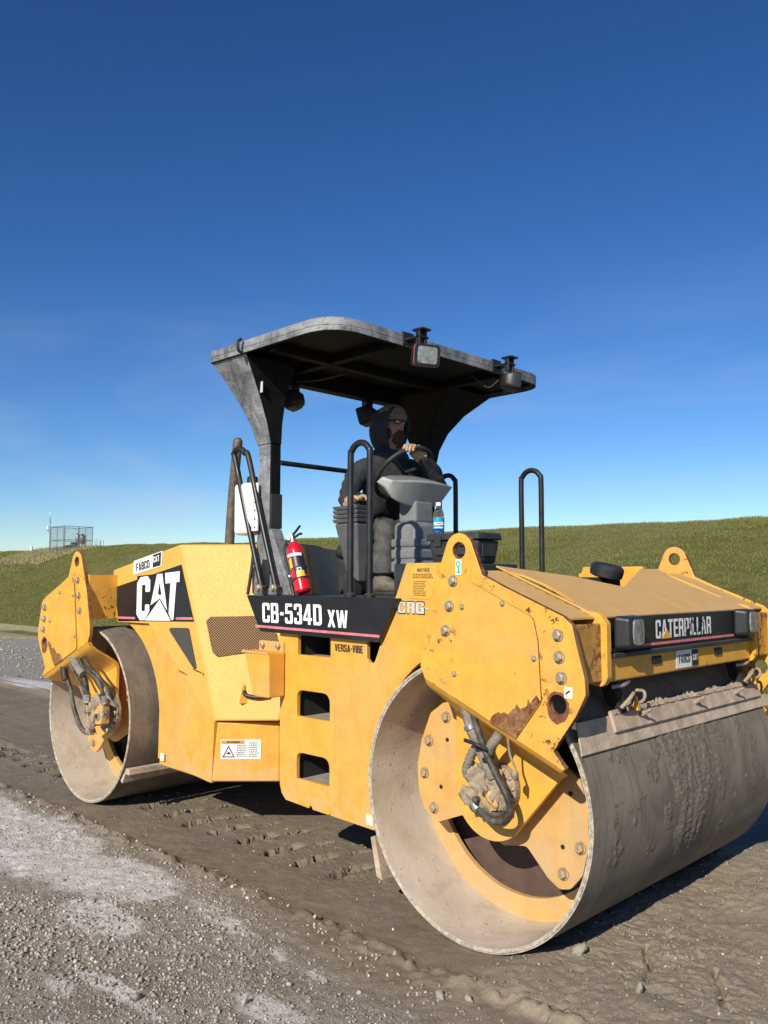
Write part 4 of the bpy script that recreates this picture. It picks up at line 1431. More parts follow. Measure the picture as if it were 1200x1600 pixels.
# ------------------------------------------------------------------ hydraulic drive of the rear drum
yr = -.04
DR2 = lathe('drive_motor', [(0, -.905), (.165, -.905), (.165, -.935), (.11, -.945), (.10, -1.02), (0, -1.02)], (-1.715, 0, .665), 'mudlump', RR, axis='y', n=28)
for k in range(15):
    lump('motor_block', (-1.655 + random.uniform(-.11, .10), random.uniform(-1.06, -1.01), .66 + random.uniform(-.11, .10)), random.uniform(.024, .048), ('mudlump', 'yellow_mud', 'mudlump', 'mudlump', 'exhaust')[k % 5], DR2, .6, (random.uniform(.7, 1.3), .7, random.uniform(.7, 1.4)), 3, k * 2.9)
hexa('valve_block', [(-1.735, -1.085, .61), (-1.645, -1.085, .60), (-1.645, -1.0, .60), (-1.735, -1.0, .61)], [(-1.73, -1.08, .745), (-1.65, -1.075, .75), (-1.65, -1.0, .75), (-1.73, -1.0, .745)], 'mudlump', DR2, bevel=.008)
hexa('valve_block', [(-1.62, -1.078, .59), (-1.545, -1.07, .60), (-1.545, -1.0, .60), (-1.62, -1.0, .59)], [(-1.615, -1.07, .725), (-1.55, -1.06, .735), (-1.55, -1.0, .735), (-1.615, -1.0, .725)], 'yellow_mud', DR2, bevel=.006)
put('fitting', *lathevf([(.018, -1.07), (.018, -1.11), (.011, -1.115), (.011, -1.13), (0, -1.13)], (-1.69, 0, .68), 'y', 6), 'mudlump', DR2)
put('fitting', *lathevf([(.015, -1.06), (.015, -1.10), (0, -1.105)], (-1.585, 0, .66), 'y', 6), 'exhaust', DR2)
for k in range(10):
    a = math.radians(-75 + k * 19)
    bolt(BOLT_L, (-1.715 + .145 * math.cos(a), -.935, .665 + .145 * math.sin(a)), DR2, spin=k)
for pts, r, m_ in (([(-2.125, -1.09, 1.06), (-2.10, -1.09, .95), (-2.03, -1.08, .82), (-1.965, -1.07, .66), (-1.88, -1.06, .545), (-1.80, -1.05, .508), (-1.735, -1.045, .525)], .018, 'hose'),
                   ([(-1.99, -1.10, 1.06), (-1.88, -1.10, .985), (-1.785, -1.09, .915), (-1.765, -1.08, .83), (-1.765, -1.07, .755)], .024, 'hose'),
                   ([(-1.90, -1.10, 1.10), (-1.80, -1.09, 1.00), (-1.62, -1.07, .92), (-1.565, -1.06, .85), (-1.55, -1.04, .76)], .014, 'hose'),
                   ([(-1.84, -1.09, 1.10), (-1.70, -1.08, 1.0), (-1.53, -1.06, .90), (-1.47, -1.04, .82), (-1.48, -1.0, .75)], .011, 'hose'),
                   ([(-2.06, -1.10, 1.08), (-1.96, -1.10, .97), (-1.86, -1.09, .88), (-1.80, -1.08, .80), (-1.79, -1.07, .73)], .012, 'hose'),
                   ([(-1.95, -1.11, 1.07), (-1.84, -1.12, 1.0), (-1.76, -1.11, .95)], .030, 'sleeve'),
                   ([(-2.13, -1.10, 1.05), (-2.10, -1.10, .96), (-2.07, -1.10, .88)], .027, 'rubber')):
    tube('hose', pts, r, m_, DR2, 10, 7)
    if r < .026:
        e1, e0 = Vector(pts[-1]), Vector(pts[-2])
        dd = (e1 - e0).normalized()
        put('hose_fitting', *tubevf([e1 - dd * .045, e1 - dd * .005], r * 1.35, 8, 1), 'steel', DR2, smooth=30)
        put('hose_fitting', *tubevf([e1 - dd * .004, e1 + dd * .016], r * 1.75, 6, 1), 'bolt', DR2)
lump('hose_end', (-1.76, -1.05, .525), .034, 'mudlump', DR2, .3, (1.1, .8, 1), 2, 6)

# ------------------------------------------------------------------ front hood and frame
def hz(x):
    return 1.50 + .41 * (2.41 - x) if x > 1.837 else 1.735
def slope_plate(name, loops, mat, parent, lift=0.0, th=.008):
    v, f, fm = prism(loops, 'z', 0, 1)
    v = [(p[0], p[1], hz(p[0]) + lift - (th if p[2] == 0 else 0)) for p in v]
    return put(name, v, f, mat, parent, fmat=None)
SLOT_N = [(1.925, -.806), (1.97, -.772), (2.05, -.752), (2.13, -.756), (2.20, -.772), (2.268, -.798), (2.18, -.810), (2.05, -.813)]
SLOT_F = [(x_, -y_) for x_, y_ in SLOT_N][::-1]
hood = slope_plate('hood', [[(1.862, -.825), (2.418, -.825), (2.418, .825), (1.862, .825), (1.866, .60), (2.116, -.06), (1.985, -.335)], SLOT_N, SLOT_F], 'yellow_top', RR)
for s in (-1, 1):
    slope_plate('hood_strip', [[(1.905, s * .829), (2.395, s * .829), (2.395, s * 1.068), (1.905, s * 1.068)]], 'yellow_top', hood, lift=-.010)
    # hem folded up beside each slot
    tube('slot_lip', [(1.97, s * .770, hz(1.97) + .001), (2.05, s * .750, hz(2.05) + .002), (2.13, s * .754, hz(2.13) + .002), (2.20, s * .770, hz(2.20) + .002), (2.268, s * .796, hz(2.268) + .001)], .0022, 'yellow_top', hood, 8, 5)
    for k in range(9):
        x0 = 1.95 + k * .05
        slope_plate('hood_slot', [rect(.022, .004, x0, s * .845 - .002)], 'edge_rust', hood, lift=.0015 - .010, th=.003)
# front frame: side walls, bulkheads
FS = [(1.33, 1.36), (2.405, 1.36), (2.405, 1.488), (1.88, 1.700), (1.33, 1.700)]
for s in (-1, 1):
    plate('frame_side', FS, 'y', s * .795 - .01, s * .795 + .01, ['yellow', 'yellow'], RR, bevel=.002)
box('frame_floor', (1.33, -.78, 1.345), (2.40, .78, 1.36), 'dark_void', RR)
box('frame_bulkhead', (2.02, -.78, 1.365), (2.04, .78, 1.60), 'dark_void', RR)
# black nose panel with lettering, yellow bar under it
nose = box('nose_panel', (2.400, -.790, 1.338), (2.424, .790, 1.492), 'black_decal', RR, bevel=.004)
box('nose_ledge', (2.405, -.770, 1.318), (2.452, .770, 1.337), 'black', nose, bevel=.004)
bar = box('nose_bar', (2.395, -.788, 1.215), (2.424, .790, 1.317), 'yellow_rusty', RR, bevel=.006)
box('nose_bar_return', (2.26, -.788, 1.207), (2.394, .790, 1.219), 'yellow_rusty', bar, bevel=.002)
XU, ZU = (0, 1, 0), (0, 0, 1)
lettering('lettering', 'CATERPILLAR', (2.424, -.340, 1.380), XU, ZU, .615, .088, 'worn_white', nose, .003, bold=.022, spacing=.93)
flat('logo_triangle', [(-.283, 1.378), (-.180, 1.378), (-.232, 1.422)], (2.424, 0, 0), XU, ZU, 'label_yellow', nose, .0045)
flat('stripe', [(-.52, 1.352), (.56, 1.352), (.56, 1.364), (-.52, 1.364)], (2.424, 0, 0), XU, ZU, 'pink', nose, .003)
# worn flecks where the lettering has flaked off
fl = []
for _ in range(60):
    yy, zz = random.uniform(-.06, .20), random.uniform(1.382, 1.465)
    a = random.uniform(.004, .012)
    fl.append(([(2.4282, yy - a * .5, zz - a), (2.4282, yy + a * .4, zz - a * .6), (2.4282, yy + a * .2, zz + a), (2.4282, yy - a * .6, zz + a * .5)], [(0, 1, 2, 3)]))
o = put('flaked_patch', *joinvf(fl), 'black_decal', nose, closed=False)
flat('dealer_sticker', rect(.245, .086, -.138, 1.226), (2.424, 0, 0), XU, ZU, 'white', bar, .003)
flat('dealer_sticker_block', rect(.070, .080, .034, 1.229), (2.424, 0, 0), XU, ZU, 'ink', bar, .005)
lettering('lettering', 'FABCO', (2.424, -.112, 1.250), XU, ZU, .125, .040, 'ink', bar, .0062, bold=.012)
lettering('lettering', 'CAT', (2.424, .042, 1.256), XU, ZU, .054, .030, 'lettering', bar, .0075, bold=.02)
for y0 in (-.335, .355):
    hexa('bar_lamp', [(2.424, y0 - .045, 1.262), (2.424, y0 + .045, 1.262), (2.424, y0 + .045, 1.302), (2.424, y0 - .045, 1.302)], [(2.434, y0 - .038, 1.266), (2.434, y0 + .038, 1.266), (2.434, y0 + .038, 1.297), (2.434, y0 - .038, 1.297)], 'tube_black', bar, bevel=.003)
for s in (-1, 1):
    yc = s * .650
    hl = hexa('headlight', [(2.426, yc - .088, 1.352), (2.426, yc + .088, 1.352), (2.426, yc + .088, 1.500), (2.426, yc - .088, 1.500)],
              [(2.500, yc - .070, 1.362), (2.500, yc + .070, 1.362), (2.500, yc + .070, 1.492), (2.500, yc - .070, 1.492)], 'poly_cap', RR, bevel=.016, seg=3)
    lens = fillet([(yc - .040, 1.372), (yc + .040, 1.372), (yc + .048, 1.425), (yc + .040, 1.484), (yc - .040, 1.484), (yc - .048, 1.425)], .02, 3)
    o = plate('lens', lens, 'x', 2.499, 2.507, ['lens', 'lens'], hl, bevel=.003)
# filler cap in the open bay behind the hood
cap_box = box('filler_box', (1.60, .05, 1.60), (1.84, .42, 1.672), 'toolbox', RR, bevel=.02)
cap_v, cap_f = lathevf([(0, 0), (.072, 0), (.090, .008), (.094, .03), (.094, .060), (.080, .074), (.050, .070), (0, .068)], (0, 0, 0), 'z', 36)
o = put('filler_cap', cap_v, cap_f, 'rubber', cap_box, smooth=40, loc=(1.835, .245, 1.672))
o.rotation_euler = (0, .25, 0)
# inner bay shelf
box('bay_shelf', (1.20, -.845, 1.58), (1.615, -.30, 1.741), 'toolbox', RR, bevel=.01)
box('bay_floor', (1.20, -.30, 1.45), (1.84, .855, 1.56), 'toolbox', RR, bevel=.01)

MAT['steel_dusty'] = plain('dusty_tread', (.30, .28, .245), .85, var=.2, dust=.4)
# ------------------------------------------------------------------ step frames (near and far side of the centre frame)
def drum_cut(a, b, n=10):
    return arc(AX_X, AX_Z, .715, a, b, n)
STEP = [(.284, 1.46), (.300, .449), (.318, .400), (.356, .368)] + [(.565, .357), (.575, .372), (.590, .372), (.598, .355), (.735, .351), (.742, .364), (.752, .351), (1.095, .341), (1.12, .50)] + drum_cut(185, 118, 12) + [(1.60, 1.352), (1.75, 1.36), (1.75, 1.742), (1.325, 1.742), (1.095, 1.222), (1.085, 1.213), (1.052, 1.211), (1.033, 1.23), (1.033, 1.46)]
def saw(x0, x1, z, n=12, h=.006):
    out = []
    for k in range(n):
        a = x0 + (x1 - x0) * k / n
        w = (x1 - x0) / n
        out += [(a, z), (a + w * .5, z + h)]
    return out + [(x1, z)]
HOLE1 = saw(.453, .741, 1.214) + [(.741, 1.40), (.453, 1.40)]
def rhole(z0):
    return saw(.451, .738, z0) + fillet([(.738, z0 + .155), (.451, z0 + .155)], 0) 
def rounded(z0):
    top = fillet([(.738, z0), (.738, z0 + .155), (.451, z0 + .155), (.451, z0)], [0, .06, .05, 0], 5)
    return saw(.451, .738, z0)[1:-1] + top
for s in (-1, 1):
    pl = plate('step_frame', [STEP, HOLE1, rounded(.859), rounded(.502)], 'y', s * .88, s * .852, ['yellow', 'yellow'], RR, bevel=.003)
    for z0 in (1.214, .859, .502):
        put('step_pan', *joinvf([boxvf((.44, min(s * .850, s * .60), z0 - .014), (.75, max(s * .850, s * .60), z0 - .006))]), 'steel_dusty' if s < 0 else 'steel', pl)
        put('step_back', *boxvf((.43, min(s * .612, s * .60), z0 - .004), (.76, max(s * .612, s * .60), z0 + .20)), 'grey_plastic', pl)
        put('step_cheek', *boxvf((.428, min(s * .849, s * .614), z0 - .004), (.436, max(s * .849, s * .614), z0 + .20)), 'dark_void', pl)
        put('step_cheek', *boxvf((.752, min(s * .849, s * .614), z0 - .004), (.760, max(s * .849, s * .614), z0 + .20)), 'dark_void', pl)
    box('corner_label', (1.035, min(s * .8815, s * .8835), .362), (1.085, max(s * .8815, s * .8835), .418), 'pale_label', pl, bevel=0)
sf = bpy.data.objects['step_frame']
UX, UZ = (1, 0, 0), (0, 0, 1)
lettering('lettering', 'VERSA-VIBE', (.780, -.880, 1.258), UX, UZ, .225, .040, 'ink', sf, .003, bold=.01, spacing=.9)
lettering('lettering', 'CRG-1', (1.266, -.880, 1.480), UX, UZ, .265, .066, 'ink', sf, .0025, bold=.075, spacing=1.0)
lettering('lettering', 'CRG-1', (1.270, -.880, 1.484), UX, UZ, .257, .058, 'silver_letter', sf, .004, bold=.024, spacing=1.0)
flat('notice_label', rect(.175, .165, 1.362, 1.560), (0, -.880, 0), UX, UZ, 'label_yellow', sf, .002)
lettering('lettering', 'NOTICE', (1.405, -.880, 1.697), UX, UZ, .085, .017, 'ink', sf, .0045, bold=.02)
def fine_print(x0, x1, z1, rows, dz, hgt, org, u, w, parent, lift, mat='ink'):
    """rows of tiny words: each word its own little bar, too small to read"""
    loops = []
    for r in range(rows):
        xx = x0
        end = x1 - random.uniform(0, .25) * (x1 - x0)
        while xx < end:
            wl_ = random.uniform(.004, .014)
            loops.append(rect(min(wl_, end - xx), hgt, xx, z1 - r * dz))
            xx += wl_ + .0035
    parts = []
    Mx = frame(org, u, w)
    for l in loops:
        v = [Mx @ Vector((q[0], q[1], lift)) for q in l]
        parts.append((v, [(0, 1, 2, 3)]))
    return put('fine_print', *joinvf(parts), mat, parent, closed=False)
fine_print(1.375, 1.525, 1.682, 3, .009, .005, (0, -.880, 0), UX, UZ, sf, .0045)
fine_print(1.378, 1.47, 1.645, 9, .0088, .004, (0, -.880, 0), UX, UZ, sf, .0045)
# folded foot step hung on the frame's rear edge
T0 = [(.100, -1.005, 1.228), (.220, -1.010, 1.224), (.345, -1.010, 1.228), (.345, -.884, 1.228), (.05, -.884, 1.228)]
T1 = [(.185, -1.000, .965), (.250, -1.005, .962), (.345, -1.005, .965), (.345, -.884, .965), (.14, -.884, .965)]
fs = hexa('foot_step', T1, T0, 'yellow', RR, bevel=.010, seg=3)
plate('tread_edge', [(.085, 1.218)] + [(.09 + .255 * k / 16, 1.226 + (.010 if k % 2 else 0.0)) for k in range(17)] + [(.345, 1.218)], 'y', -1.014, -1.006, ['yellow_mud', 'yellow_mud'], fs, bevel=0)
plate('mount_tab', fillet([(.10, 1.215), (.335, 1.215), (.335, 1.285), (.10, 1.285)], .015, 3), 'y', -.893, -.882, ['yellow_mud', 'yellow_mud'], fs, bevel=.002)
for x0 in (.145, .295):
    bolt(BOLT_M, (x0, -.893, 1.258), fs)
# deck and its black skirt
deck = box('deck', (.012, -.885, 1.542), (1.292, .885, 1.558), 'black', RR, bevel=.003)
for s in (-1, 1):
    y0 = s * .888
    b0 = [(.137, s * .915, 1.340), (1.158, s * .915, 1.326), (1.158, s * .886, 1.326), (.137, s * .886, 1.340)]
    b1 = [(.006, s * .925, 1.560), (1.296, s * .925, 1.560), (1.296, s * .886, 1.560), (.006, s * .886, 1.560)]
    sk = hexa('deck_skirt', b0, b1, 'black_decal', RR, bevel=.004)
    if s < 0:
        O, U, W = (.137, -.915, 1.340), (1, 0, 0), (0, -.010, .220)
        lettering('lettering', 'CB-534D', (.168, -.9175, 1.398), U, W, .545, .118, 'lettering', sk, .003, bold=.030, spacing=.96)
        lettering('lettering', 'XW', (.762, -.9172, 1.392), U, W, .165, .096, 'lettering', sk, .003, bold=.030, spacing=.96)
        flat('stripe', [(-.035, .025), (1.030, .012), (1.034, .026), (-.043, .040)], O, U, W, 'pink', sk, .003)
# centre structure behind the steps
box('centre_frame', (.31, -.595, .40), (1.06, .595, 1.54), 'dark_void', RR, bevel=.01)
box('frame_spine', (-.25, -.42, .42), (.31, .42, 1.40), 'dark_void', RR, bevel=.01)

# ------------------------------------------------------------------ rear body
A_ = (-.835, -.880, 1.905); B_ = (-.376, -.880, .736); C_ = (-.110, -.340, 1.900); C2 = (-.004, -.353, 1.570); E_ = (-.036, -.624, .746)
T0_ = (-1.79, -.880, 1.728)
P_ = (-1.231, -.882, 1.338); Q_ = (-1.70, -.880, 1.334)
F1 = (-.63, .48, 1.90); F2 = (-.53, .50, 1.570)
def mir(p):
    return (p[0], -p[1], p[2])
fx, fz = -AX_X, AX_Z
fender = [(fx + .722 * math.cos(math.radians(a)), -.862, fz + .722 * math.sin(math.radians(a))) for a in np.linspace(73, 6, 12)]
V = [T0_, A_, B_, P_, Q_, C_, C2, E_, F1, F2, mir(T0_), mir(A_), mir(B_), mir(P_), mir(Q_), mir(E_)]
V += [(-1.79, -.80, 1.36), (-1.79, .80, 1.36)]
F = [(0, 1, 2, 3, 4), (1, 5, 6, 7, 2), (0, 10, 11, 8, 5, 1), (5, 8, 9, 6), (10, 14, 13, 12, 11), (8, 11, 12, 15, 9), (6, 9, 15, 7), (2, 7, 15, 12), (0, 4, 14, 10)]
rear = put('engine_hood', V, F, 'yellow_hood', RR, bevel=.016, seg=3, smooth=None)
# lower side sheets with the drum cut-out
for s in (-1, 1):
    lo = [(-1.112, .67), (-1.108, .392), (-.470, .340), (-.404, .338), (-.380, .736), (-1.231, 1.338)]
    fen = [(p[0], p[2]) for p in fender]
    outl = [(-1.60, 1.334)] + fen + [(-1.108, .392), (-.470, .342), (-.404, .340), (-.380, .730), (-1.226, 1.334)]
    v, f, fm = prism([outl], 'y', 0, 1)
    def ysh(x, z, k):
        # the sheet leans in towards the wheel cut-out
        t = min(1, max(0, (-.40 - x) / .75))
        return s * (.8805 - .028 * t) if k == 0 else s * (.8805 - .028 * t - .02)
    v = [(p[0], ysh(p[0], p[2], p[1]), p[2]) for p in v]
    put('lower_sheet', v, f, 'yellow', RR)
plan = [(-1.10, -.850), (-.404, -.878), (-.094, -.567), (-.094, .567), (-.404, .878), (-1.10, .850)]
def tank_poly(z, sh):
    return [(p[0], p[1], z) for p in plan]
lower = hexa('rear_frame_tank', tank_poly(.345, 0), tank_poly(.728, 0), 'yellow', RR, bevel=.012, seg=3)
box('engine_bay', (-1.76, -.78, 1.35), (-.9, .78, 1.70), 'dark_void', RR, bevel=.01)
plate('fender_liner', [(p[0] + .004, p[2]) for p in fender] + [(-1.09, .40), (-.95, .40), (-.95, 1.36), (-1.6, 1.36)], 'y', -.835, .835, ['dark_void', 'dark_void'], RR, bevel=0)
# vents
n_f = (Vector(B_) - Vector(A_)).cross(Vector(C_) - Vector(A_)).normalized()
if n_f.y > 0:
    n_f = -n_f
u_f = Vector((0, 0, 1)).cross(n_f).normalized()
if u_f.x < 0:
    u_f = -u_f
w_f = n_f.cross(u_f)
Mf = frame(A_, u_f, w_f)
Mi = Mf.inverted()
def on_facet(p):
    q = Mi @ Vector(p)
    return (q.x, q.y)
vent = [on_facet(p) for p in ((-.567, -.835, 1.376), (-.549, -.812, 1.406), (-.331, -.648, 1.411), (-.215, -.56, 1.415), (-.13, -.545, 1.232), (-.304, -.700, 1.166), (-.447, -.814, 1.139), (-.485, -.833, 1.170))]
def facet_sheet(name, poly, mat, lift, th, parent):
    v, f, fm = prism([poly], 'z', lift, lift + th)
    o = put(name, v, f, mat, parent)
    o.matrix_basis = Mf
    return o
facet_sheet('vent_surround', [(q[0] * 1, q[1] * 1) for q in fillet(vent, .015, 3)], 'edge_rust', .0005, .001, rear)
facet_sheet('vent_grille', fillet([(q[0] + (.006 if i in (0, 1, 7, 6) else -.006), q[1] + (-.006 if i < 4 else .006)) for i, q in enumerate(vent)], .015, 3), 'grille', .0018, .002, rear)
tv, tf, _ = prism([fillet([(-.968, 1.318), (-.700, 1.326), (-.596, 1.062), (-.625, 1.055)], [.02, .02, .012, .012], 3)], 'z', .0025, .0065)
o = put('vent_grille', tv, tf, 'grille_dark', rear)
o.matrix_basis = frame((0, -.880, 0), (1, 0, 0), (0, 0, 1))
# grab pocket, latch handle
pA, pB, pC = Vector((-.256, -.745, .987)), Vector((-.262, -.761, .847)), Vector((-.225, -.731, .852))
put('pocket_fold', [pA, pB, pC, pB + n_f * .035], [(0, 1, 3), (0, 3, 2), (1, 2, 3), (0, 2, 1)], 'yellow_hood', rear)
tube('latch_handle', [(-.252, -.745, .928), (-.225, -.745, .905), (-.16, -.705, .895), (-.10, -.655, .905)], .013, 'poly_cap', rear, 10, 5)
# badges on the hood side
Y8 = -.8805
flat('badge_panel', [(-1.734, 1.597), (-.809, 1.760), (-.640, 1.372), (-1.674, 1.340)], (0, -.880, 0), UX, UZ, 'black_decal', rear, .003)
flat('stripe', [(-1.675, 1.358), (-1.42, 1.362), (-1.42, 1.378), (-1.678, 1.374)], (0, -.880, 0), UX, UZ, 'pink', rear, .0055)
flat('stripe', [(-.86, 1.378), (-.648, 1.384), (-.655, 1.400), (-.86, 1.394)], (0, -.880, 0), UX, UZ, 'pink', rear, .0055)
flat('badge_backing', [(-1.412, 1.352), (-.872, 1.368), (-.872, 1.60), (-.80, 1.605), (-.80, 1.712), (-1.40, 1.682)], (0, -.880, 0), UX, UZ, 'tube_black', rear, .0050)
def on_side(poly):
    return poly
# the three big letters, cut as sheets
Cg = fillet([(-1.395, 1.40), (-1.345, 1.357), (-1.275, 1.360), (-1.215, 1.425), (-1.215, 1.475), (-1.275, 1.475), (-1.275, 1.425), (-1.325, 1.425), (-1.325, 1.615), (-1.275, 1.620), (-1.275, 1.565), (-1.210, 1.568), (-1.210, 1.650), (-1.250, 1.682), (-1.350, 1.672), (-1.395, 1.630)], .012, 3)
Ag = [(-1.195, 1.455), (-1.115, 1.693), (-1.050, 1.697), (-.962, 1.420), (-1.070, 1.545), (-1.075, 1.600), (-1.085, 1.600), (-1.092, 1.545)]
Ag = [(-1.198, 1.470), (-1.118, 1.694), (-1.048, 1.698), (-.975, 1.440), (-1.072, 1.522)]
Aho = [(-1.100, 1.555), (-1.072, 1.540), (-1.052, 1.552), (-1.083, 1.640)]
Tri = [(-1.270, 1.358), (-1.078, 1.512), (-.925, 1.368)]
Tg = [(-1.010, 1.702), (-.820, 1.714), (-.820, 1.640), (-.862, 1.637), (-.888, 1.375), (-.915, 1.375), (-.952, 1.420), (-.935, 1.632), (-1.000, 1.627)]
for poly in (Cg, [Ag, Aho], Tri, Tg):
    flat('letter', poly, (0, -.880, 0), UX, UZ, 'lettering', rear, .0075)
flat('dealer_sticker', [(-1.461, 1.690), (-1.066, 1.752), (-1.059, 1.862), (-1.461, 1.794)], (0, -.880, 0), UX, UZ, 'white', rear, .003)
flat('dealer_sticker_block', [(-1.185, 1.742), (-1.080, 1.758), (-1.075, 1.852), (-1.185, 1.834)], (0, -.880, 0), UX, UZ, 'ink', rear, .005)
lettering('lettering', 'FABCO', (-1.415, -.880, 1.715), (1, 0, .155), UZ, .19, .058, 'ink', rear, .0065, bold=.008)
lettering('lettering', 'CAT', (-1.172, -.880, 1.778), (1, 0, .155), UZ, .082, .042, 'lettering', rear, .0080, bold=.03)
# warning label on the tank's slanting face
Aw = Vector((-.365, -.839, .489))
uw = (Vector((-.094, -.567, 0)) - Vector((-.404, -.878, 0))).normalized()
flat('warning_label', rect(.262, .125), Aw - uw * .0 + Vector((0, 0, .002)), uw, UZ, 'white', lower, .002)
flat('warning_band', rect(.150, .022, .004, .100), Aw, uw, UZ, 'orange', lower, .0042)
lettering('lettering', 'WARNING', Aw + uw * .04 + Vector((0, 0, .105)), uw, UZ, .085, .013, 'ink', lower, .0066, bold=.03)
flat('warning_triangle', [[(.012, .014), (.092, .014), (.052, .090)], [(.022, .020), (.082, .020), (.052, .078)]], Aw, uw, UZ, 'ink', lower, .0042)
flat('warning_figure', [(.036, .034), (.068, .034), (.060, .044), (.052, .052), (.044, .042)], Aw, uw, UZ, 'ink', lower, .0042)
fine_print(.105, .175, .088, 7, .0115, .005, Aw, uw, UZ, lower, .0046)
fine_print(.185, .255, .108, 9, .0115, .005, Aw, uw, UZ, lower, .0046)
box('corner_label', (-1.045, -.8735, .348 + .04), (-.995, -.8715, .44), 'pale_label', lower, bevel=0)

for pts_ in ([(-.80, 1.035), (-.74, 1.022), (-.69, 1.012), (-.70, 1.006), (-.75, 1.014), (-.80, 1.029)], [(-.62, 1.055), (-.52, 1.040), (-.515, 1.030), (-.56, 1.036), (-.62, 1.049)], [(-.505, 1.035), (-.49, 1.035), (-.495, 1.018), (-.508, 1.02)]):
    flat('scratch', [(q[0] - .02, q[1]) for q in pts_], (0, -.880, 0), UX, UZ, 'edge_rust', rear, .0012, .0006)
# exhaust stack
tube('exhaust_stack', [(-1.075, -.30, 1.86), (-1.04, -.30, 2.25), (-.995, -.30, 2.60), (-.975, -.30, 2.745)], .037, 'exhaust', RR, 20, 6, rfun=lambda t: 1 if t < .93 else 1 - ((t - .93) / .07) ** 2 * .55)

# ------------------------------------------------------------------ handrails
def hoop(name, x0, x1, y, z0, z1, lean=0.0, r=.0185, base=0.0):
    w = x1 - x0
    L = z1 - z0
    pts = [(x0, y, z0), (x0 - lean * .5, y, z0 + L * .5), (x0 - lean * .9, y, z1 - w * .5)]
    for a in (150, 120, 90, 60, 30):
        t = math.radians(a)
        pts.append(((x0 + x1) / 2 - lean + w * .5 * math.cos(t), y, z1 - w * .5 + w * .5 * math.sin(t)))
    pts += [(x1 - lean * .9, y, z1 - w * .5), (x1 - lean * .5, y, z0 + L * .5), (x1, y, z0)]
    h = tube(name, pts, r, 'tube_black', RR, 14, 5)
    for xx in (x0, x1):
        lathe('foot_collar', [(0, z0 - .004), (r * 1.7, z0 - .004), (r * 1.7, z0 + .012), (r * 1.1, z0 + .02), (0, z0 + .02)], (xx, y, 0), 'black', h, n=16)
    return h
hoop('handrail', .853, 1.008, -.835, 1.562, 2.425)
hoop('handrail', .846, 1.012, .835, 1.562, 2.425)
hoop('handrail', .085, .243, .835, 1.562, 2.455)
hr = hoop('handrail', .045, .190, -.835, 1.60, 2.515, lean=.335)
for xx in (.045, .190):
    bolt(BOLT_L, (xx, -.853, 1.603), hr)
plate('hinge_bracket', fillet([(-.02, 1.66), (.075, 1.60), (.09, 1.76), (.07, 1.78), (.02, 1.785)], .012, 3), 'y', -.812, -.806, ['black', 'black'], hr, bevel=.002)
tube('cable', [(-.09, -.80, 1.57), (-.085, -.80, 1.72), (-.02, -.78, 1.86), (.0, -.77, 1.95)], .007, 'rubber', RR, 8, 5)

# ------------------------------------------------------------------ canopy on two posts
CX0, CX1, CY = -.265, .930, 1.055
outline = fillet([(CX0, -CY), (CX1, -CY), (CX1, CY), (CX0, CY)], [.05, .24, .24, .05], 8)
inner = fillet([(CX0 + .03, -CY + .03), (CX1 - .03, -CY + .03), (CX1 - .03, CY - .03), (CX0 + .03, CY - .03)], [.04, .22, .22, .04], 8)
can = plate('canopy', outline, 'z', 3.085, 3.128, ['rops_shaded', 'rops_sunlit'], RR, bevel=.016, seg=3)
plate('canopy_lip', [outline, inner], 'z', 3.052, 3.0848, ['rops_shaded', 'rops_sunlit'], can, bevel=.004)
plate('roof_dome', fillet([(-.05, -.82), (.72, -.82), (.72, .82), (-.05, .82)], .2, 6), 'z', 3.1285, 3.142, ['rops_sunlit', 'rops_sunlit'], can, bevel=.008)
for x0, x1, z0 in ((-.16, -.06, 2.985), (.30, .36, 3.03)):
    box('cross_rib', (x0, -1.0, z0), (x1, 1.0, 3.0845), 'rops_shaded', can, bevel=.008)
for y0 in (-.55, .49):
    box('roof_rib', (-.06, y0, 3.035), (.88, y0 + .06, 3.0845), 'rops_shaded', can, bevel=.006)
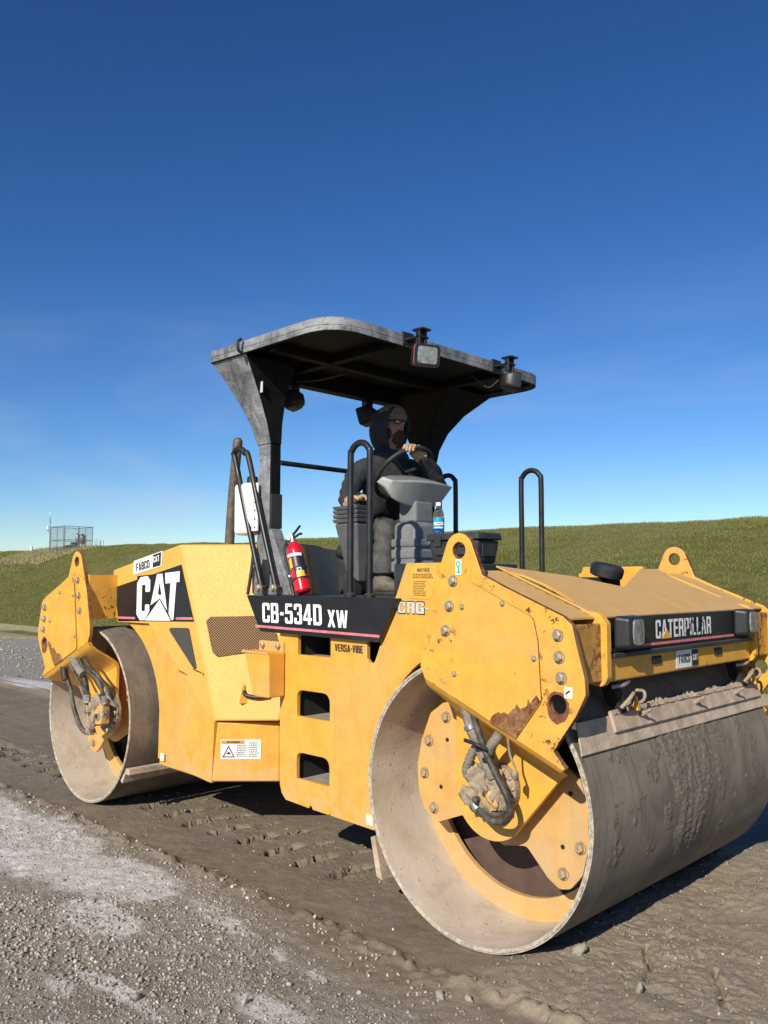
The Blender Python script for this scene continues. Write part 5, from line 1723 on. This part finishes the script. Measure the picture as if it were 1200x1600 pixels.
for s in (-1, 1):
    # flared head that spreads from the post to the roof edge
    secs = []
    for t in (0, .25, .5, .75, 1.0):
        e = t ** 1.35
        z = 2.52 + .535 * t
        yo = .805 + .235 * e
        yi = .715 - (.08 if s < 0 else .22) * e ** 2
        xa = -.062 - .185 * e
        xb = .078 + (.04 if s < 0 else .36) * e ** (1.5 if s < 0 else 2.2)
        secs.append([(xa, s * yo, z), (xb, s * yo, z), (xb + .02 * e, s * yi, z), (xa, s * yi, z)])
    v = [q for r_ in secs for q in r_]
    f = [(3, 2, 1, 0), (16, 17, 18, 19)]
    fm = [1, 1]
    for i in range(4):
        for k in range(4):
            l = (k + 1) % 4
            f.append((i * 4 + k, i * 4 + l, i * 4 + 4 + l, i * 4 + 4 + k))
            fm.append(0 if k == 0 else 1)  # outer face gets the painted sunlit tone, the rest the shaded one
    fl_ = put('flared_head', v, f, ['rops_sunlit', 'rops_shaded'], RR, bevel=.008, seg=2, smooth=30, fmat=fm)
    ps = box('canopy_post', (-.055, min(s * .800, s * .712), 1.558), (.072, max(s * .800, s * .712), 2.56), ['rops_shaded', 'rops_sunlit'], RR, bevel=.012, seg=3, fmat=[0, 0, 1 if s < 0 else 0, 0, 0, 0])  # only the near post's outer side takes the painted sunlit tone
    hexa('post_gusset', [(-.10, s * .80, 1.558), (.30, s * .80, 1.558), (.30, s * .72, 1.558), (-.10, s * .72, 1.558)], [(-.055, s * .802, 1.98), (.082, s * .802, 1.98), (.082, s * .71, 1.98), (-.055, s * .71, 1.98)], 'rops_sunlit', ps, bevel=.01)
    if s < 0:
        box('post_strap', (.074, -.80, 1.98), (.084, -.71, 2.20), 'black', ps, bevel=.003)
        flat('rating_label', rect(.035, .07, .085, 2.83), (0, -.845, 0), UX, UZ, 'silver_letter', fl_, .06)
tube('grab_hook', [(.12, -1.065, 3.05), (.12, -1.095, 3.06), (.12, -1.10, 3.11), (.12, -1.075, 3.135)], .010, 'tube_black', can, 8, 4)
tube('seat_guard_bar', [(.075, -.72, 2.405), (.075, .72, 2.405)], .0165, 'tube_black', RR, 10, 1)
tube('roof_cable', [(-.05, -.5, 2.99), (.1, -.40, 3.0), (.3, -.35, 3.02)], .008, 'rubber', can, 6, 4)
tube('roof_cable', [(.95, .44, 3.0), (.90, .40, 2.95), (.86, .36, 2.98), (.80, .34, 3.04)], .006, 'rubber', can, 6, 4)
tube('roof_cable', [(.98, -.42, 2.98), (.93, -.28, 2.99), (.88, -.15, 3.04)], .006, 'rubber', can, 6, 4)

def work_light(loc, aim, roll=0.0, red=False, bracket=None, parent=RR, size=1.0):
    """rounded square lamp: housing, bezel, lens, yoke bracket"""
    w = .082 * size
    secs = [(-.075, .45), (-.06, .72), (-.02, .96), (.02, 1.0), (.045, 1.0)]
    z = Vector(aim).normalized()
    x_ = z.cross(Vector((0, 0, 1))).normalized()
    y_ = x_.cross(z)
    def T(p):
        return Vector(loc) + x_ * p[0] + y_ * p[1] + z * p[2]
    ring = fillet([(-w, -w * .8), (w, -w * .8), (w, w * .8), (-w, w * .8)], w * .35, 4)
    n = len(ring)
    v, f = [], []
    for d, k in secs:
        v += [T((q[0] * k, q[1] * k, d * size)) for q in ring]
    for i in range(len(secs) - 1):
        for k in range(n):
            l = (k + 1) % n
            f.append((i * n + k, i * n + l, (i + 1) * n + l, (i + 1) * n + k))
    f.append(tuple(range(n))[::-1])
    f.append(tuple((len(secs) - 1) * n + k for k in range(n)))
    h = put('work_light', v, f, 'poly_cap', parent, smooth=40)
    lens = [T((q[0] * .80, q[1] * .80, .0455 * size)) for q in ring]
    lens2 = [T((q[0] * .74, q[1] * .74, .052 * size)) for q in ring]
    put('lens', lens + lens2, [tuple(range(n, 2 * n))] + [(k, (k + 1) % n, (k + 1) % n + n, k + n) for k in range(n)] + [tuple(range(n))[::-1]], 'lens', h, smooth=40)
    if red:
        rr_ = [T((q[0] * 1.012, q[1] * 1.012, .028 * size)) for q in ring] + [T((q[0] * 1.012, q[1] * 1.012, .034 * size)) for q in ring]
        put('red_band', rr_, [(k, (k + 1) % n, (k + 1) % n + n, k + n) for k in range(n)], 'pink', h, closed=False)
    if bracket:
        for bx in bracket:
            box('bracket', *bx, 'tube_black', h, bevel=.003)
    return h
work_light((1.055, -.432, 2.975), (.93, -.36, -.14), red=True, bracket=[((.93, -.475, 3.085), (1.06, -.395, 3.098)), ((.925, -.490, 3.06), (.940, -.395, 3.14)), ((1.025, -.475, 3.04), (1.055, -.455, 3.13)), ((1.025, -.425, 3.04), (1.055, -.405, 3.13)), ((1.00, -.48, 3.128), (1.085, -.40, 3.14))])
work_light((1.045, .455, 2.975), (.55, .83, -.1), bracket=[((.93, .405, 3.085), (1.06, .485, 3.098)), ((.925, .39, 3.06), (.940, .485, 3.14)), ((1.025, .405, 3.04), (1.055, .425, 3.13)), ((1.025, .455, 3.04), (1.055, .475, 3.13)), ((1.00, .40, 3.128), (1.085, .48, 3.14))], size=.9)
work_light((-.13, -.455, 2.885), (-.85, -.4, -.25), bracket=[((-.15, -.49, 2.94), (-.10, -.42, 2.985))], size=.95)
work_light((-.13, .255, 2.875), (-.85, -.35, -.25), bracket=[((-.15, .22, 2.94), (-.10, .29, 2.985))], size=1.0)

# white water tank strapped to the near post
tk = hexa('water_tank', [(-.265, -.845, 1.945), (-.075, -.845, 1.945), (-.075, -.700, 1.945), (-.265, -.700, 1.945)], [(-.265, -.845, 2.285), (-.075, -.845, 2.285), (-.075, -.700, 2.285), (-.265, -.700, 2.285)], 'tan_poly', RR, bevel=.030, seg=4, smooth=40)
box('mounting_flange', (-.0745, -.835, 1.965), (-.012, -.822, 2.275), 'tan_poly', tk, bevel=.004)
for k in range(6):
    lathe('flange_hole', [(.007, -.8235 - .013), (.007, -.829), (0, -.829)], (-.038, 0, 1.99 + k * .053), 'ink', tk, axis='y', n=8)
lathe('filler_cap', [(.0, 2.285), (.036, 2.285), (.036, 2.322), (.03, 2.33), (0, 2.33)], (-.155, -.77, 0), 'poly_cap', tk, n=20)
tube('drain_hose', [(-.13, -.78, 1.95), (-.12, -.78, 1.85), (-.13, -.79, 1.70), (-.15, -.80, 1.56)], .011, 'hose', tk, 8, 5)
# ------------------------------------------------------------------ operator station
seat = box('seat_base', (.06, -.22, 1.558), (.40, .26, 1.80), 'toolbox', RR, bevel=.03)
hexa('seat_cushion', [(.04, -.24, 1.80), (.46, -.24, 1.80), (.46, .27, 1.80), (.04, .27, 1.80)], [(.06, -.23, 1.90), (.45, -.23, 1.89), (.45, .26, 1.89), (.06, .26, 1.90)], 'rubber', seat, bevel=.04, seg=3, smooth=50)
hexa('seat_back', [(.02, -.18, 1.88), (.12, -.18, 1.88), (.12, .25, 1.88), (.02, .25, 1.88)], [(.05, -.12, 2.26), (.13, -.12, 2.26), (.13, .20, 2.26), (.05, .20, 2.26)], 'rubber', seat, bevel=.04, seg=3, smooth=50)
# grey ribbed side pod with lever
pod = hexa('control_pod', [(.33, -.38, 1.70), (.44, -.38, 1.64), (.44, -.30, 1.64), (.33, -.30, 1.70)], [(.245, -.41, 2.02), (.46, -.41, 2.02), (.46, -.29, 2.02), (.245, -.29, 2.02)], 'pod_grey', RR, bevel=.015, seg=3)
for k in range(4):
    z0 = 2.022 + k * .028
    hexa('pod_rib', [(.245, -.414, z0), (.464, -.414, z0), (.464, -.288, z0), (.245, -.288, z0)], [(.237, -.420, z0 + .024), (.472, -.420, z0 + .024), (.472, -.284, z0 + .024), (.237, -.284, z0 + .024)], 'pod_grey', pod, bevel=.005)
box('pod_leg', (.30, -.38, 1.558), (.40, -.30, 1.70), 'toolbox', pod, bevel=.01)
lathe('lever', [(.010, 2.13), (.010, 2.15), (.024, 2.155), (.026, 2.20), (.012, 2.215), (0, 2.217)], (.425, -.355, 0), 'rubber', pod, n=14)
# steering console
con = hexa('console_pedestal', [(.58, -.215, 1.66), (.80, -.215, 1.66), (.80, .03, 1.66), (.58, .03, 1.66)], [(.585, -.21, 2.02), (.79, -.21, 2.02), (.79, .025, 2.02), (.585, .025, 2.02)], 'grey_plastic', RR, bevel=.03, seg=3, smooth=40)
box('pedestal_foot', (.60, -.19, 1.556), (.78, .01, 1.665), 'toolbox', con, bevel=.01)
for k, (z0, h_) in enumerate(((1.70, .075), (1.785, .065), (1.86, .055))):
    box('pedestal_rib', (.573, -.222, z0), (.807, .037, z0 + h_), 'grey_plastic', con, bevel=.016, seg=3)
box('pedestal_neck', (.60, -.175, 2.015), (.75, .0, 2.16), 'grey_plastic', con, bevel=.02, seg=3)
lathe('ignition_key', [(.012, 0), (.012, .02), (0, .02)], (0, 0, 0), 'chrome', con, axis='x', n=12).location = (.807, -.11, 1.885)
# dashboard: wide shell, light underside and dark top
def dash(sec):
    return [(x_, y_, z_) for x_, y_, z_ in sec]
N = 15
low, up_, top = [], [], []
for k in range(N):
    t = -1 + 2 * k / (N - 1)
    y0 = -.105 + .290 * t
    q = math.sqrt(max(0, 1 - (abs(t) ** 2.6)))
    low.append((.690 + .03 * (1 - t * t), -.105 + .270 * t, 2.222 - .112 * q))
    up_.append((.770 + .045 * (1 - t * t), y0, 2.262 + .018 * (1 - t * t)))
    top.append((.650 + .02 * (1 - t * t), -.105 + .275 * t, 2.300 + .022 * (1 - t * t)))
back = [(.56, p[1] * .9 - .01, p[2] - .03) for p in top]
V = low + up_ + top + back
F = []
for r_ in range(3):
    for k in range(N - 1):
        a = r_ * N + k
        F.append((a, a + 1, a + N + 1, a + N))
for k in range(N - 1):
    F.append((3 * N + k, 3 * N + k + 1, k + 1, k))
F += [(0, N, 2 * N, 3 * N), (N - 1, 2 * N - 1, 3 * N - 1, 4 * N - 1)]
fm = [0] * (N - 1) + [1] * (N - 1) + [1] * (N - 1) + [0] * (N - 1) + [0, 0]
put('dashboard', V, F, ['light_grey', 'grey_plastic'], con, smooth=60, bevel=.018, seg=4, fmat=fm)
# steering wheel, tilted towards the driver
wc = Vector((.565, -.085, 2.355))
wz = Vector((-.70, 0, .71)).normalized()
wx = Vector((0, 1, 0))
wy = wz.cross(wx)
sw = tube('steering_column', [wc - wz * .16, wc - wz * .02], .022, 'rubber', con, 12, 1)
RW = .212
pts = [wc + wx * (RW * math.cos(2 * math.pi * k / 48)) + wy * (RW * math.sin(2 * math.pi * k / 48)) for k in range(49)]
put('steering_wheel', *tubevf(pts, .0155, 10, 1, rfun=lambda t: 1 + .10 * (int(t * 96) % 2)), 'rubber', con, smooth=50)
for a in (90, 210, 330):
    t = math.radians(a)
    tube('wheel_spoke', [wc, wc + wx * (RW * math.cos(t)) + wy * (RW * math.sin(t))], .012, 'rubber', con, 8, 1)

# ================================================================== fire extinguisher leaning by the post
fx_axis = Vector((-.36, .02, 1)).normalized()
fx_base = Vector((.415, -.805, 1.578))
FE = thing('fire_extinguisher', 'red fire extinguisher leaning against the canopy post on the deck', 'extinguisher', tuple(fx_base))
qe = Vector((0, 0, 1)).rotation_difference(fx_axis)
def fe_put(name, v, f, mat, **kw):
    v = [qe @ Vector(p) for p in v]
    return put(name, v, f, mat, FE, **kw)
R_ = .051
cyl = fe_put('cylinder', *lathevf([(0, .0), (.040, .0), (R_, .012), (R_, .265), (.046, .290), (.030, .312), (.020, .325), (0, .325)], (0, 0, 0), 'z', 36), 'red', smooth=40)
def wrap(name, z0, z1, a0, a1, mat, lift=.0012, n=16, tilt=0.0):
    v, f = [], []
    for k in range(n + 1):
        a = math.radians(a0 + (a1 - a0) * k / n)
        for z in (z0, z1):
            v.append(qe @ Vector(((R_ + lift) * math.cos(a), (R_ + lift) * math.sin(a), z + tilt * (k / n - .5))))
    for k in range(n):
        f.append((2 * k, 2 * k + 2, 2 * k + 3, 2 * k + 1))
    return put(name, v, f, mat, FE, closed=False, smooth=60)
wrap('front_label', .105, .235, -75, 20, 'label_dark')
wrap('white_label', .225, .243, -125, 0, 'white', .0018, tilt=-.012)
wrap('yellow_label', .090, .125, -62, -8, 'hazard_yellow', .0022)
wrap('white_square', .124, .146, -52, -24, 'white', .0026)
wrap('black_mark', .128, .141, -46, -30, 'ink', .0030)
wrap('inspection_tag', .150, .215, -108, -80, 'hazard_yellow', .0022, tilt=.01)
wrap('strap', .078, .090, 0, 360, 'rubber', .0020, 32)
wrap('strap', .148, .158, 0, 360, 'rubber', .0024, 32)
fe_put('valve', *lathevf([(.020, .322), (.022, .335), (.018, .350), (.018, .372), (0, .372)], (0, 0, 0), 'z', 16), 'chrome', smooth=40)
fe_put('gauge', *lathevf([(0, -.018), (.014, -.018), (.014, -.030), (0, -.031)], (0, 0, .352), 'y', 16), 'white', smooth=40)
fe_put('handle', *tubevf([(-.012, 0, .368), (.03, 0, .376), (.075, 0, .392), (.09, 0, .398)], .0075, 8, 4), 'poly_cap', smooth=50)
fe_put('handle', *tubevf([(-.012, 0, .352), (.03, 0, .350), (.07, 0, .352), (.09, 0, .346)], .0075, 8, 4), 'poly_cap', smooth=50)
fe_put('hose', *tubevf([(-.018, -.01, .345), (-.050, -.025, .330), (-.064, -.030, .27), (-.062, -.030, .16), (-.060, -.030, .05)], .0075, 8, 6), 'rubber', smooth=50)
fe_put('nozzle', *lathevf([(.008, .075), (.012, .068), (.010, .02), (.012, .0), (0, .0)], (-.060, -.030, 0), 'z', 12), 'poly_cap', smooth=40)
fe_put('hose_clip', *lathevf([(0, .118), (.012, .118), (.012, .130), (0, .130)], (-.060, -.030, 0), 'z', 12), 'chrome', smooth=40)

# ================================================================== tool box and water bottle
TB = thing('tool_box', 'black moulded plastic tool box on the shelf behind the near lifting lug', 'tool box', (1.41, -.52, 1.742))
def tb(v):
    return [(p[0] - 1.41, p[1] + .52, p[2] - 1.742) for p in v]
def tbx(name, b0, b1, mat='toolbox', bevel=.008, parent=None, seg=3):
    return hexa(name, tb(b0), tb(b1), mat, parent or TB, bevel=bevel, seg=seg)
def ring4(x0, x1, y0, y1, z):
    return [(x0, y0, z), (x1, y0, z), (x1, y1, z), (x0, y1, z)]
body = tbx('body', ring4(1.262, 1.570, -.600, -.440, 1.743), ring4(1.245, 1.588, -.616, -.424, 1.865), bevel=.012)
tbx('lid', ring4(1.232, 1.600, -.628, -.412, 1.868), ring4(1.240, 1.594, -.622, -.418, 1.906), bevel=.010)
tbx('rib', ring4(1.30, 1.53, -.618, -.6165, 1.79), ring4(1.28, 1.55, -.6225, -.612, 1.845), bevel=.003)
tbx('rib', ring4(1.585, 1.589, -.58, -.46, 1.78), ring4(1.5885, 1.594, -.58, -.46, 1.845), bevel=.002)
for x0 in (1.30, 1.47):
    tbx('latch', ring4(x0, x0 + .045, -.632, -.618, 1.835), ring4(x0, x0 + .045, -.634, -.626, 1.895), bevel=.003)
tbx('handle', ring4(1.36, 1.47, -.535, -.505, 1.906), ring4(1.365, 1.465, -.532, -.508, 1.912), bevel=.003)
WB = thing('water_bottle', 'clear plastic water bottle with blue label and white cap on the tool box lid', 'bottle', (1.272, -.560, 1.9065))
lathe('bottle', [(0, .0), (.028, .0), (.031, .006), (.0315, .05), (.0300, .055), (.0315, .06), (.0315, .105), (.028, .122), (.018, .140), (.0125, .148), (.0125, .158), (0, .158)], (0, 0, 0), 'bottle', WB, n=32)
lathe('water', [(0, .004), (.027, .004), (.0295, .010), (.0295, .100), (.0, .100)], (0, 0, 0), 'water', WB, n=32)
lathe('cap', [(0, .1585), (.0150, .1585), (.0150, .174), (.013, .177), (0, .177)], (0, 0, 0), 'lettering', WB, n=24)
def wlabel(name, z0, z1, a0, a1, mat, r):
    v, f = [], []
    n = 24
    for k in range(n + 1):
        a = math.radians(a0 + (a1 - a0) * k / n)
        v += [(r * math.cos(a), r * math.sin(a), z0), (r * math.cos(a), r * math.sin(a), z1)]
    for k in range(n):
        f.append((2 * k, 2 * k + 2, 2 * k + 3, 2 * k + 1))
    return put(name, v, f, mat, WB, closed=False, smooth=60)
wlabel('label', .028, .092, 0, 360, 'label_blue', .0321)
wlabel('label_band', .050, .066, -100, 10, 'lettering', .0323)
wlabel('label_mark', .054, .062, -70, -25, 'pink', .0325)
wlabel('label_band', .034, .040, -95, 0, 'lettering', .0323)

# ================================================================== operator
MAT['jacket'] = plain('dark_work_jacket', (.020, .022, .026), .9, var=.3, scale=22, dust=.25, dustcol=(.07, .066, .06), bump=.5, bscale=30)
MAT['overalls'] = plain('dusty_work_overalls', (.062, .062, .060), .92, var=.35, scale=16, dust=.55, dustcol=(.17, .155, .125), bump=.5, bscale=28)
MAT['skin'] = plain('skin', (.36, .165, .11), .55, var=.12, scale=30)
MAT['beard'] = plain('brown_beard', (.075, .036, .020), .9, var=.4, scale=90, bump=.8, bscale=160)
MAT['beanie'] = plain('knit_beanie', (.19, .165, .095), .95, var=.2, scale=60, bump=.6, bscale=140)
MAT['hoodie'] = plain('charcoal_hood', (.034, .036, .038), .95, var=.25, scale=30, bump=.5, bscale=60)
MAT['glove'] = plain('tan_leather_glove', (.42, .275, .145), .75, var=.25, scale=40, bump=.4, bscale=90, dust=.3, dustcol=(.5, .4, .28))
MAT['boot'] = plain('muddy_boot', (.085, .075, .063), .85, var=.3, scale=24, dust=.6, dustcol=(.24, .20, .15), bump=.4, bscale=60)

def skin_mesh(name, verts, edges, radii, root=0, sub=2):
    me = bpy.data.meshes.new(name)
    me.from_pydata(verts, edges, [])
    ob = bpy.data.objects.new(name, me)
    COL.objects.link(ob)
    sk = ob.modifiers.new('skin', 'SKIN')
    sk.use_smooth_shade = True
    for i, sv in enumerate(me.skin_vertices[0].data):
        r = radii[i]
        sv.radius = r if isinstance(r, tuple) else (r, r)
        sv.use_root = (i == root)
    ss = ob.modifiers.new('sub', 'SUBSURF')
    ss.levels = ss.render_levels = sub
    bpy.context.view_layer.update()
    out = bpy.data.meshes.new_from_object(ob.evaluated_get(bpy.context.evaluated_depsgraph_get()))
    bpy.data.objects.remove(ob)
    out.name = name
    out.materials.clear()
    return out

J = [(.20, .00, 1.985), (.235, .00, 2.11), (.30, .005, 2.27), (.35, .01, 2.39), (.365, .00, 2.485), (.375, .00, 2.58), (.385, .00, 2.69), (.38, .00, 2.785),
     (.30, -.17, 2.395), (.285, -.245, 2.36), (.285, -.335, 2.17), (.335, -.365, 2.14), (.385, -.372, 2.155),
     (.42, .175, 2.39), (.47, .24, 2.355), (.62, .22, 2.275), (.66, .06, 2.40), (.672, -.06, 2.470),
     (.235, -.115, 1.97), (.50, -.185, 2.005), (.485, -.19, 1.82), (.470, -.19, 1.665),
     (.235, .115, 1.99), (.56, .150, 2.055), (.545, .16, 1.84), (.50, .165, 1.665)]
Ed = [(0, 1), (1, 2), (2, 3), (3, 4), (4, 5), (5, 6), (6, 7), (3, 8), (8, 9), (9, 10), (10, 11), (11, 12), (3, 13), (13, 14), (14, 15), (15, 16), (16, 17),
      (0, 18), (18, 19), (19, 20), (20, 21), (0, 22), (22, 23), (23, 24), (24, 25)]
Rd = [(.17, .13), (.175, .135), (.19, .14), (.16, .125), (.075, .075), (.068, .072), (.088, .096), (.062, .066),
      .095, .082, .064, .056, .046, .095, .082, .066, .056, .046,
      .105, .088, .076, .068, .105, .088, .076, .068]
pm = skin_mesh('person', J, Ed, Rd, 0, 3)
co = np.empty(len(pm.vertices) * 3, np.float32)
pm.vertices.foreach_get('co', co)
co = co.reshape(-1, 3)
# nose and brow, cheeks: nudge the front of the head
hd = np.array((.38, .00, 2.695))
d = co - hd
front = (d[:, 0] > .05) & (np.abs(d[:, 2]) < .12)
nose = np.exp(-((d[:, 1] / .015) ** 2 + ((d[:, 2] + .004) / np.where(d[:, 2] < -.004, .012, .034)) ** 2))
co[:, 0] += np.where(front, .034 * nose, 0)
eyes = np.exp(-(((np.abs(d[:, 1]) - .034) / .016) ** 2 + ((d[:, 2] - .022) / .014) ** 2))
co[:, 0] -= np.where(front, .010 * eyes, 0)
# soft folds in the clothes
fold = np.array([math.sin(p[2] * 95 + p[1] * 40 + p[0] * 30) for p in co]) * (co[:, 2] < 2.45) * .0035
wr = (fbm(co[:, 0] * 1.0 + co[:, 2] * .6, co[:, 1] + co[:, 2] * 1.2, 17, 3, .55) - .5) * (co[:, 2] < 2.47) * .030
co[:, 0] += fold + wr
co[:, 2] += wr * .4
co[:, 1] += fold * .6
pm.vertices.foreach_set('co', co.ravel())
for k in ('jacket', 'overalls', 'skin'):
    pm.materials.append(MAT[k])
mi = []
for q in pm.polygons:
    c = q.center
    mi.append(2 if c.z > 2.53 and (Vector((c.x, c.y)) - Vector((.38, .0))).length < .14 else (1 if (c.z < 2.045 and c.x > .12 and not (c.y < -.27)) or c.z < 1.93 else 0))
pm.polygons.foreach_set('material_index', mi)
pm.shade_smooth()
pm.update()
OP = bpy.data.objects.new('person', pm)
COL.objects.link(OP)
tag(OP, 'person in dark hooded jacket, glasses and tan gloves seated at the steering wheel', 'person')

def bent_hand(name, wrist, fwd, side, up_, curl, length=.19, fat=1.0):
    """gloved hand: palm and five separate fingers curling towards -up"""
    wrist, fwd, side, up_ = map(Vector, (wrist, fwd, side, up_))
    fwd.normalize(); side.normalize(); up_.normalize()
    V, E, R = [wrist, wrist + fwd * .045, wrist + fwd * .085], [(0, 1), (1, 2)], [(.034 * fat, .026 * fat), (.042 * fat, .024 * fat), (.040 * fat, .020 * fat)]
    for i, (off, ln) in enumerate(((-.030, .066), (-.010, .076), (.011, .072), (.030, .056))):
        k0 = wrist + fwd * (.098 - abs(off) * .25) + side * off
        p, dr = k0, fwd.copy()
        V.append(k0); R.append((.0125, .0125)); E.append((2, len(V) - 1))
        for s_ in range(3):
            a = curl * (.6 + .35 * s_)
            ax = up_.cross(fwd).normalized()
            dr = Matrix.Rotation(a, 3, ax) @ dr
            p = p + dr * ln * (.42, .33, .25)[s_]
            V.append(p); R.append((.0115 - .0012 * s_,) * 2); E.append((len(V) - 2, len(V) - 1))
    t0 = wrist + fwd * .035 - side * .034
    V.append(t0); R.append((.0155, .0155)); E.append((1, len(V) - 1))
    t1 = t0 + fwd * .026 - side * .020 - up_ * .014
    V.append(t1); R.append((.0130, .0130)); E.append((len(V) - 2, len(V) - 1))
    t2 = t1 + fwd * .024 + side * .006 - up_ * .022
    V.append(t2); R.append((.0110, .0110)); E.append((len(V) - 2, len(V) - 1))
    me = skin_mesh(name, [tuple(v) for v in V], E, R, 0, 2)
    me.materials.append(MAT['glove'])
    me.shade_smooth()
    o = bpy.data.objects.new(name, me)
    COL.objects.link(o)
    o.parent = OP
    return o
# left hand over the top of the wheel, right hand round the lever
bent_hand('glove', (.652, -.075, 2.500), (.40, -.88, .10), (.86, .40, -.25), (-.10, .12, .98), .62)
bent_hand('glove', (.375, -.372, 2.165), (.80, .28, .16), (-.25, .90, -.30), (-.2, .25, .95), .70)
# cuffs
put('glove_cuff', *tubevf([(.668, -.020, 2.452), (.655, -.078, 2.498)], .046, 16, 1), 'glove', OP, smooth=50)
put('glove_cuff', *tubevf([(.335, -.366, 2.145), (.385, -.372, 2.165)], .046, 16, 1), 'glove', OP, smooth=50)
# hood pulled up: open shell round the head, leaving the face free
hv, hf = [], []
nu, nv = 22, 28
hc = Vector((.350, .00, 2.690))
face = Vector((.94, 0, -.12)).normalized()
sidev = Vector((0, 1, 0))
upv = sidev.cross(face) * -1
if upv.z < 0:
    upv = -upv
rows = []
for i in range(nu + 1):
    th = math.radians(62 + (176 - 62) * i / nu)
    row = []
    for k in range(nv):
        a = 2 * math.pi * k / nv
        rad = Vector((0, 0, 0)) + sidev * math.cos(a) * .122 + upv * math.sin(a) * (.158 if math.sin(a) > 0 else .19)
        wob = 1 + .035 * math.sin(3 * a + i * .5) + .02 * math.sin(7 * a + i)
        dpt = face * (math.cos(th) * .145)
        q = hc + dpt + rad * math.sin(th) ** .8 * wob
        hv.append(q)
for i in range(nu):
    for k in range(nv):
        l = (k + 1) % nv
        hf.append((i * nv + k, i * nv + l, (i + 1) * nv + l, (i + 1) * nv + k))
hf.append(tuple(nu * nv + k for k in range(nv)))
o = put('hood', hv, hf, 'hoodie', OP, smooth=70, closed=False)
sd = o.modifiers.new('thickness', 'SOLIDIFY')
sd.thickness = .014
sd.offset = 1
put('hood_hem', *tubevf([hv[k % nv] for k in range(nv + 1)], .013, 8, 1), 'hoodie', OP, smooth=60)
lump('collar', (.345, .0, 2.485), .13, 'hoodie', OP, .12, (.95, 1.15, .62), 3, 4)
# beanie, beard, glasses
bv, bf = lathevf([(.096, -.01), (.101, .0), (.101, .028), (.097, .030), (.094, .06), (.074, .092), (.04, .108), (0, .112)], (0, 0, 0), 'z', 32)
o = put('beanie', bv, bf, 'beanie', OP, smooth=50, loc=(.378, .0, 2.735))
o.rotation_euler = (0, -.10, 0)
lump('beard', (.428, .0, 2.612), .056, 'beard', OP, .25, (.72, 1.0, .95), 3, 15)
lump('beard', (.420, .0, 2.570), .040, 'beard', OP, .3, (.7, .9, 1.1), 3, 25)
lump('beard', (.461, .0, 2.653), .017, 'beard', OP, .2, (.6, 2.0, .55), 2, 18)
for s in (-1, 1):
    lump('beard', (.405, s * .066, 2.640), .032, 'beard', OP, .25, (.9, .5, 1.25), 3, 30 + s)
gp = []
for s in (-1, 1):
    ring = fillet([(-.024, -.015), (.024, -.015), (.024, .017), (-.024, .017)], .010, 3)
    pts = [(.474 - .012 * abs(q[0] + s * .031) / .03, s * .031 + q[0], 2.717 + q[1]) for q in ring]
    gp.append(tubevf(pts + [pts[0]], .0032, 6, 1))
    gp.append(tubevf([(.466, s * .056, 2.722), (.38, s * .096, 2.722)], .003, 6, 1))
gp.append(tubevf([(.475, -.008, 2.720), (.475, .008, 2.720)], .003, 6, 1))
put('glasses', *joinvf(gp), 'ink', OP, smooth=50)
for s in (-1, 1):
    lump('eye', (.452, s * .031, 2.718), .011, 'white', OP, 0, (.7, 1, .7), 2, 1)
# boots resting on the deck
for x0, y0 in ((.47, -.19), (.50, .165)):
    V = []
    secs = [(-.065, .036, .0, .085), (-.035, .044, .0, .13), (.02, .045, .0, .135), (.07, .046, .0, .095), (.12, .048, .0, .072), (.17, .044, .0, .062), (.20, .028, .004, .045)]
    n = 12
    for (dx, hw, z0, z1) in secs:
        for k in range(n):
            a = 2 * math.pi * k / n
            V.append((x0 + dx, y0 + hw * math.copysign(abs(math.cos(a)) ** .75, math.cos(a)), 1.572 + (z0 + z1) / 2 + (z1 - z0) / 2 * math.sin(a)))
    F = [tuple(range(n))[::-1], tuple((len(secs) - 1) * n + k for k in range(n))]
    for i in range(len(secs) - 1):
        for k in range(n):
            F.append((i * n + k, i * n + (k + 1) % n, (i + 1) * n + (k + 1) % n, (i + 1) * n + k))
    put('boot', V, F, 'boot', OP, smooth=60)
    box('boot_sole', (x0 - .07, y0 - .048, 1.5585), (x0 + .205, y0 + .048, 1.580), 'rubber', OP, bevel=.008)
# loose trouser hems
for x0, y0 in ((.478, -.19), (.508, .165)):
    lathe('trouser_hem', [(.074, 1.70), (.080, 1.745), (.078, 1.79), (.070, 1.83)], (x0, y0, 0), 'overalls', OP, n=20, cap=False)
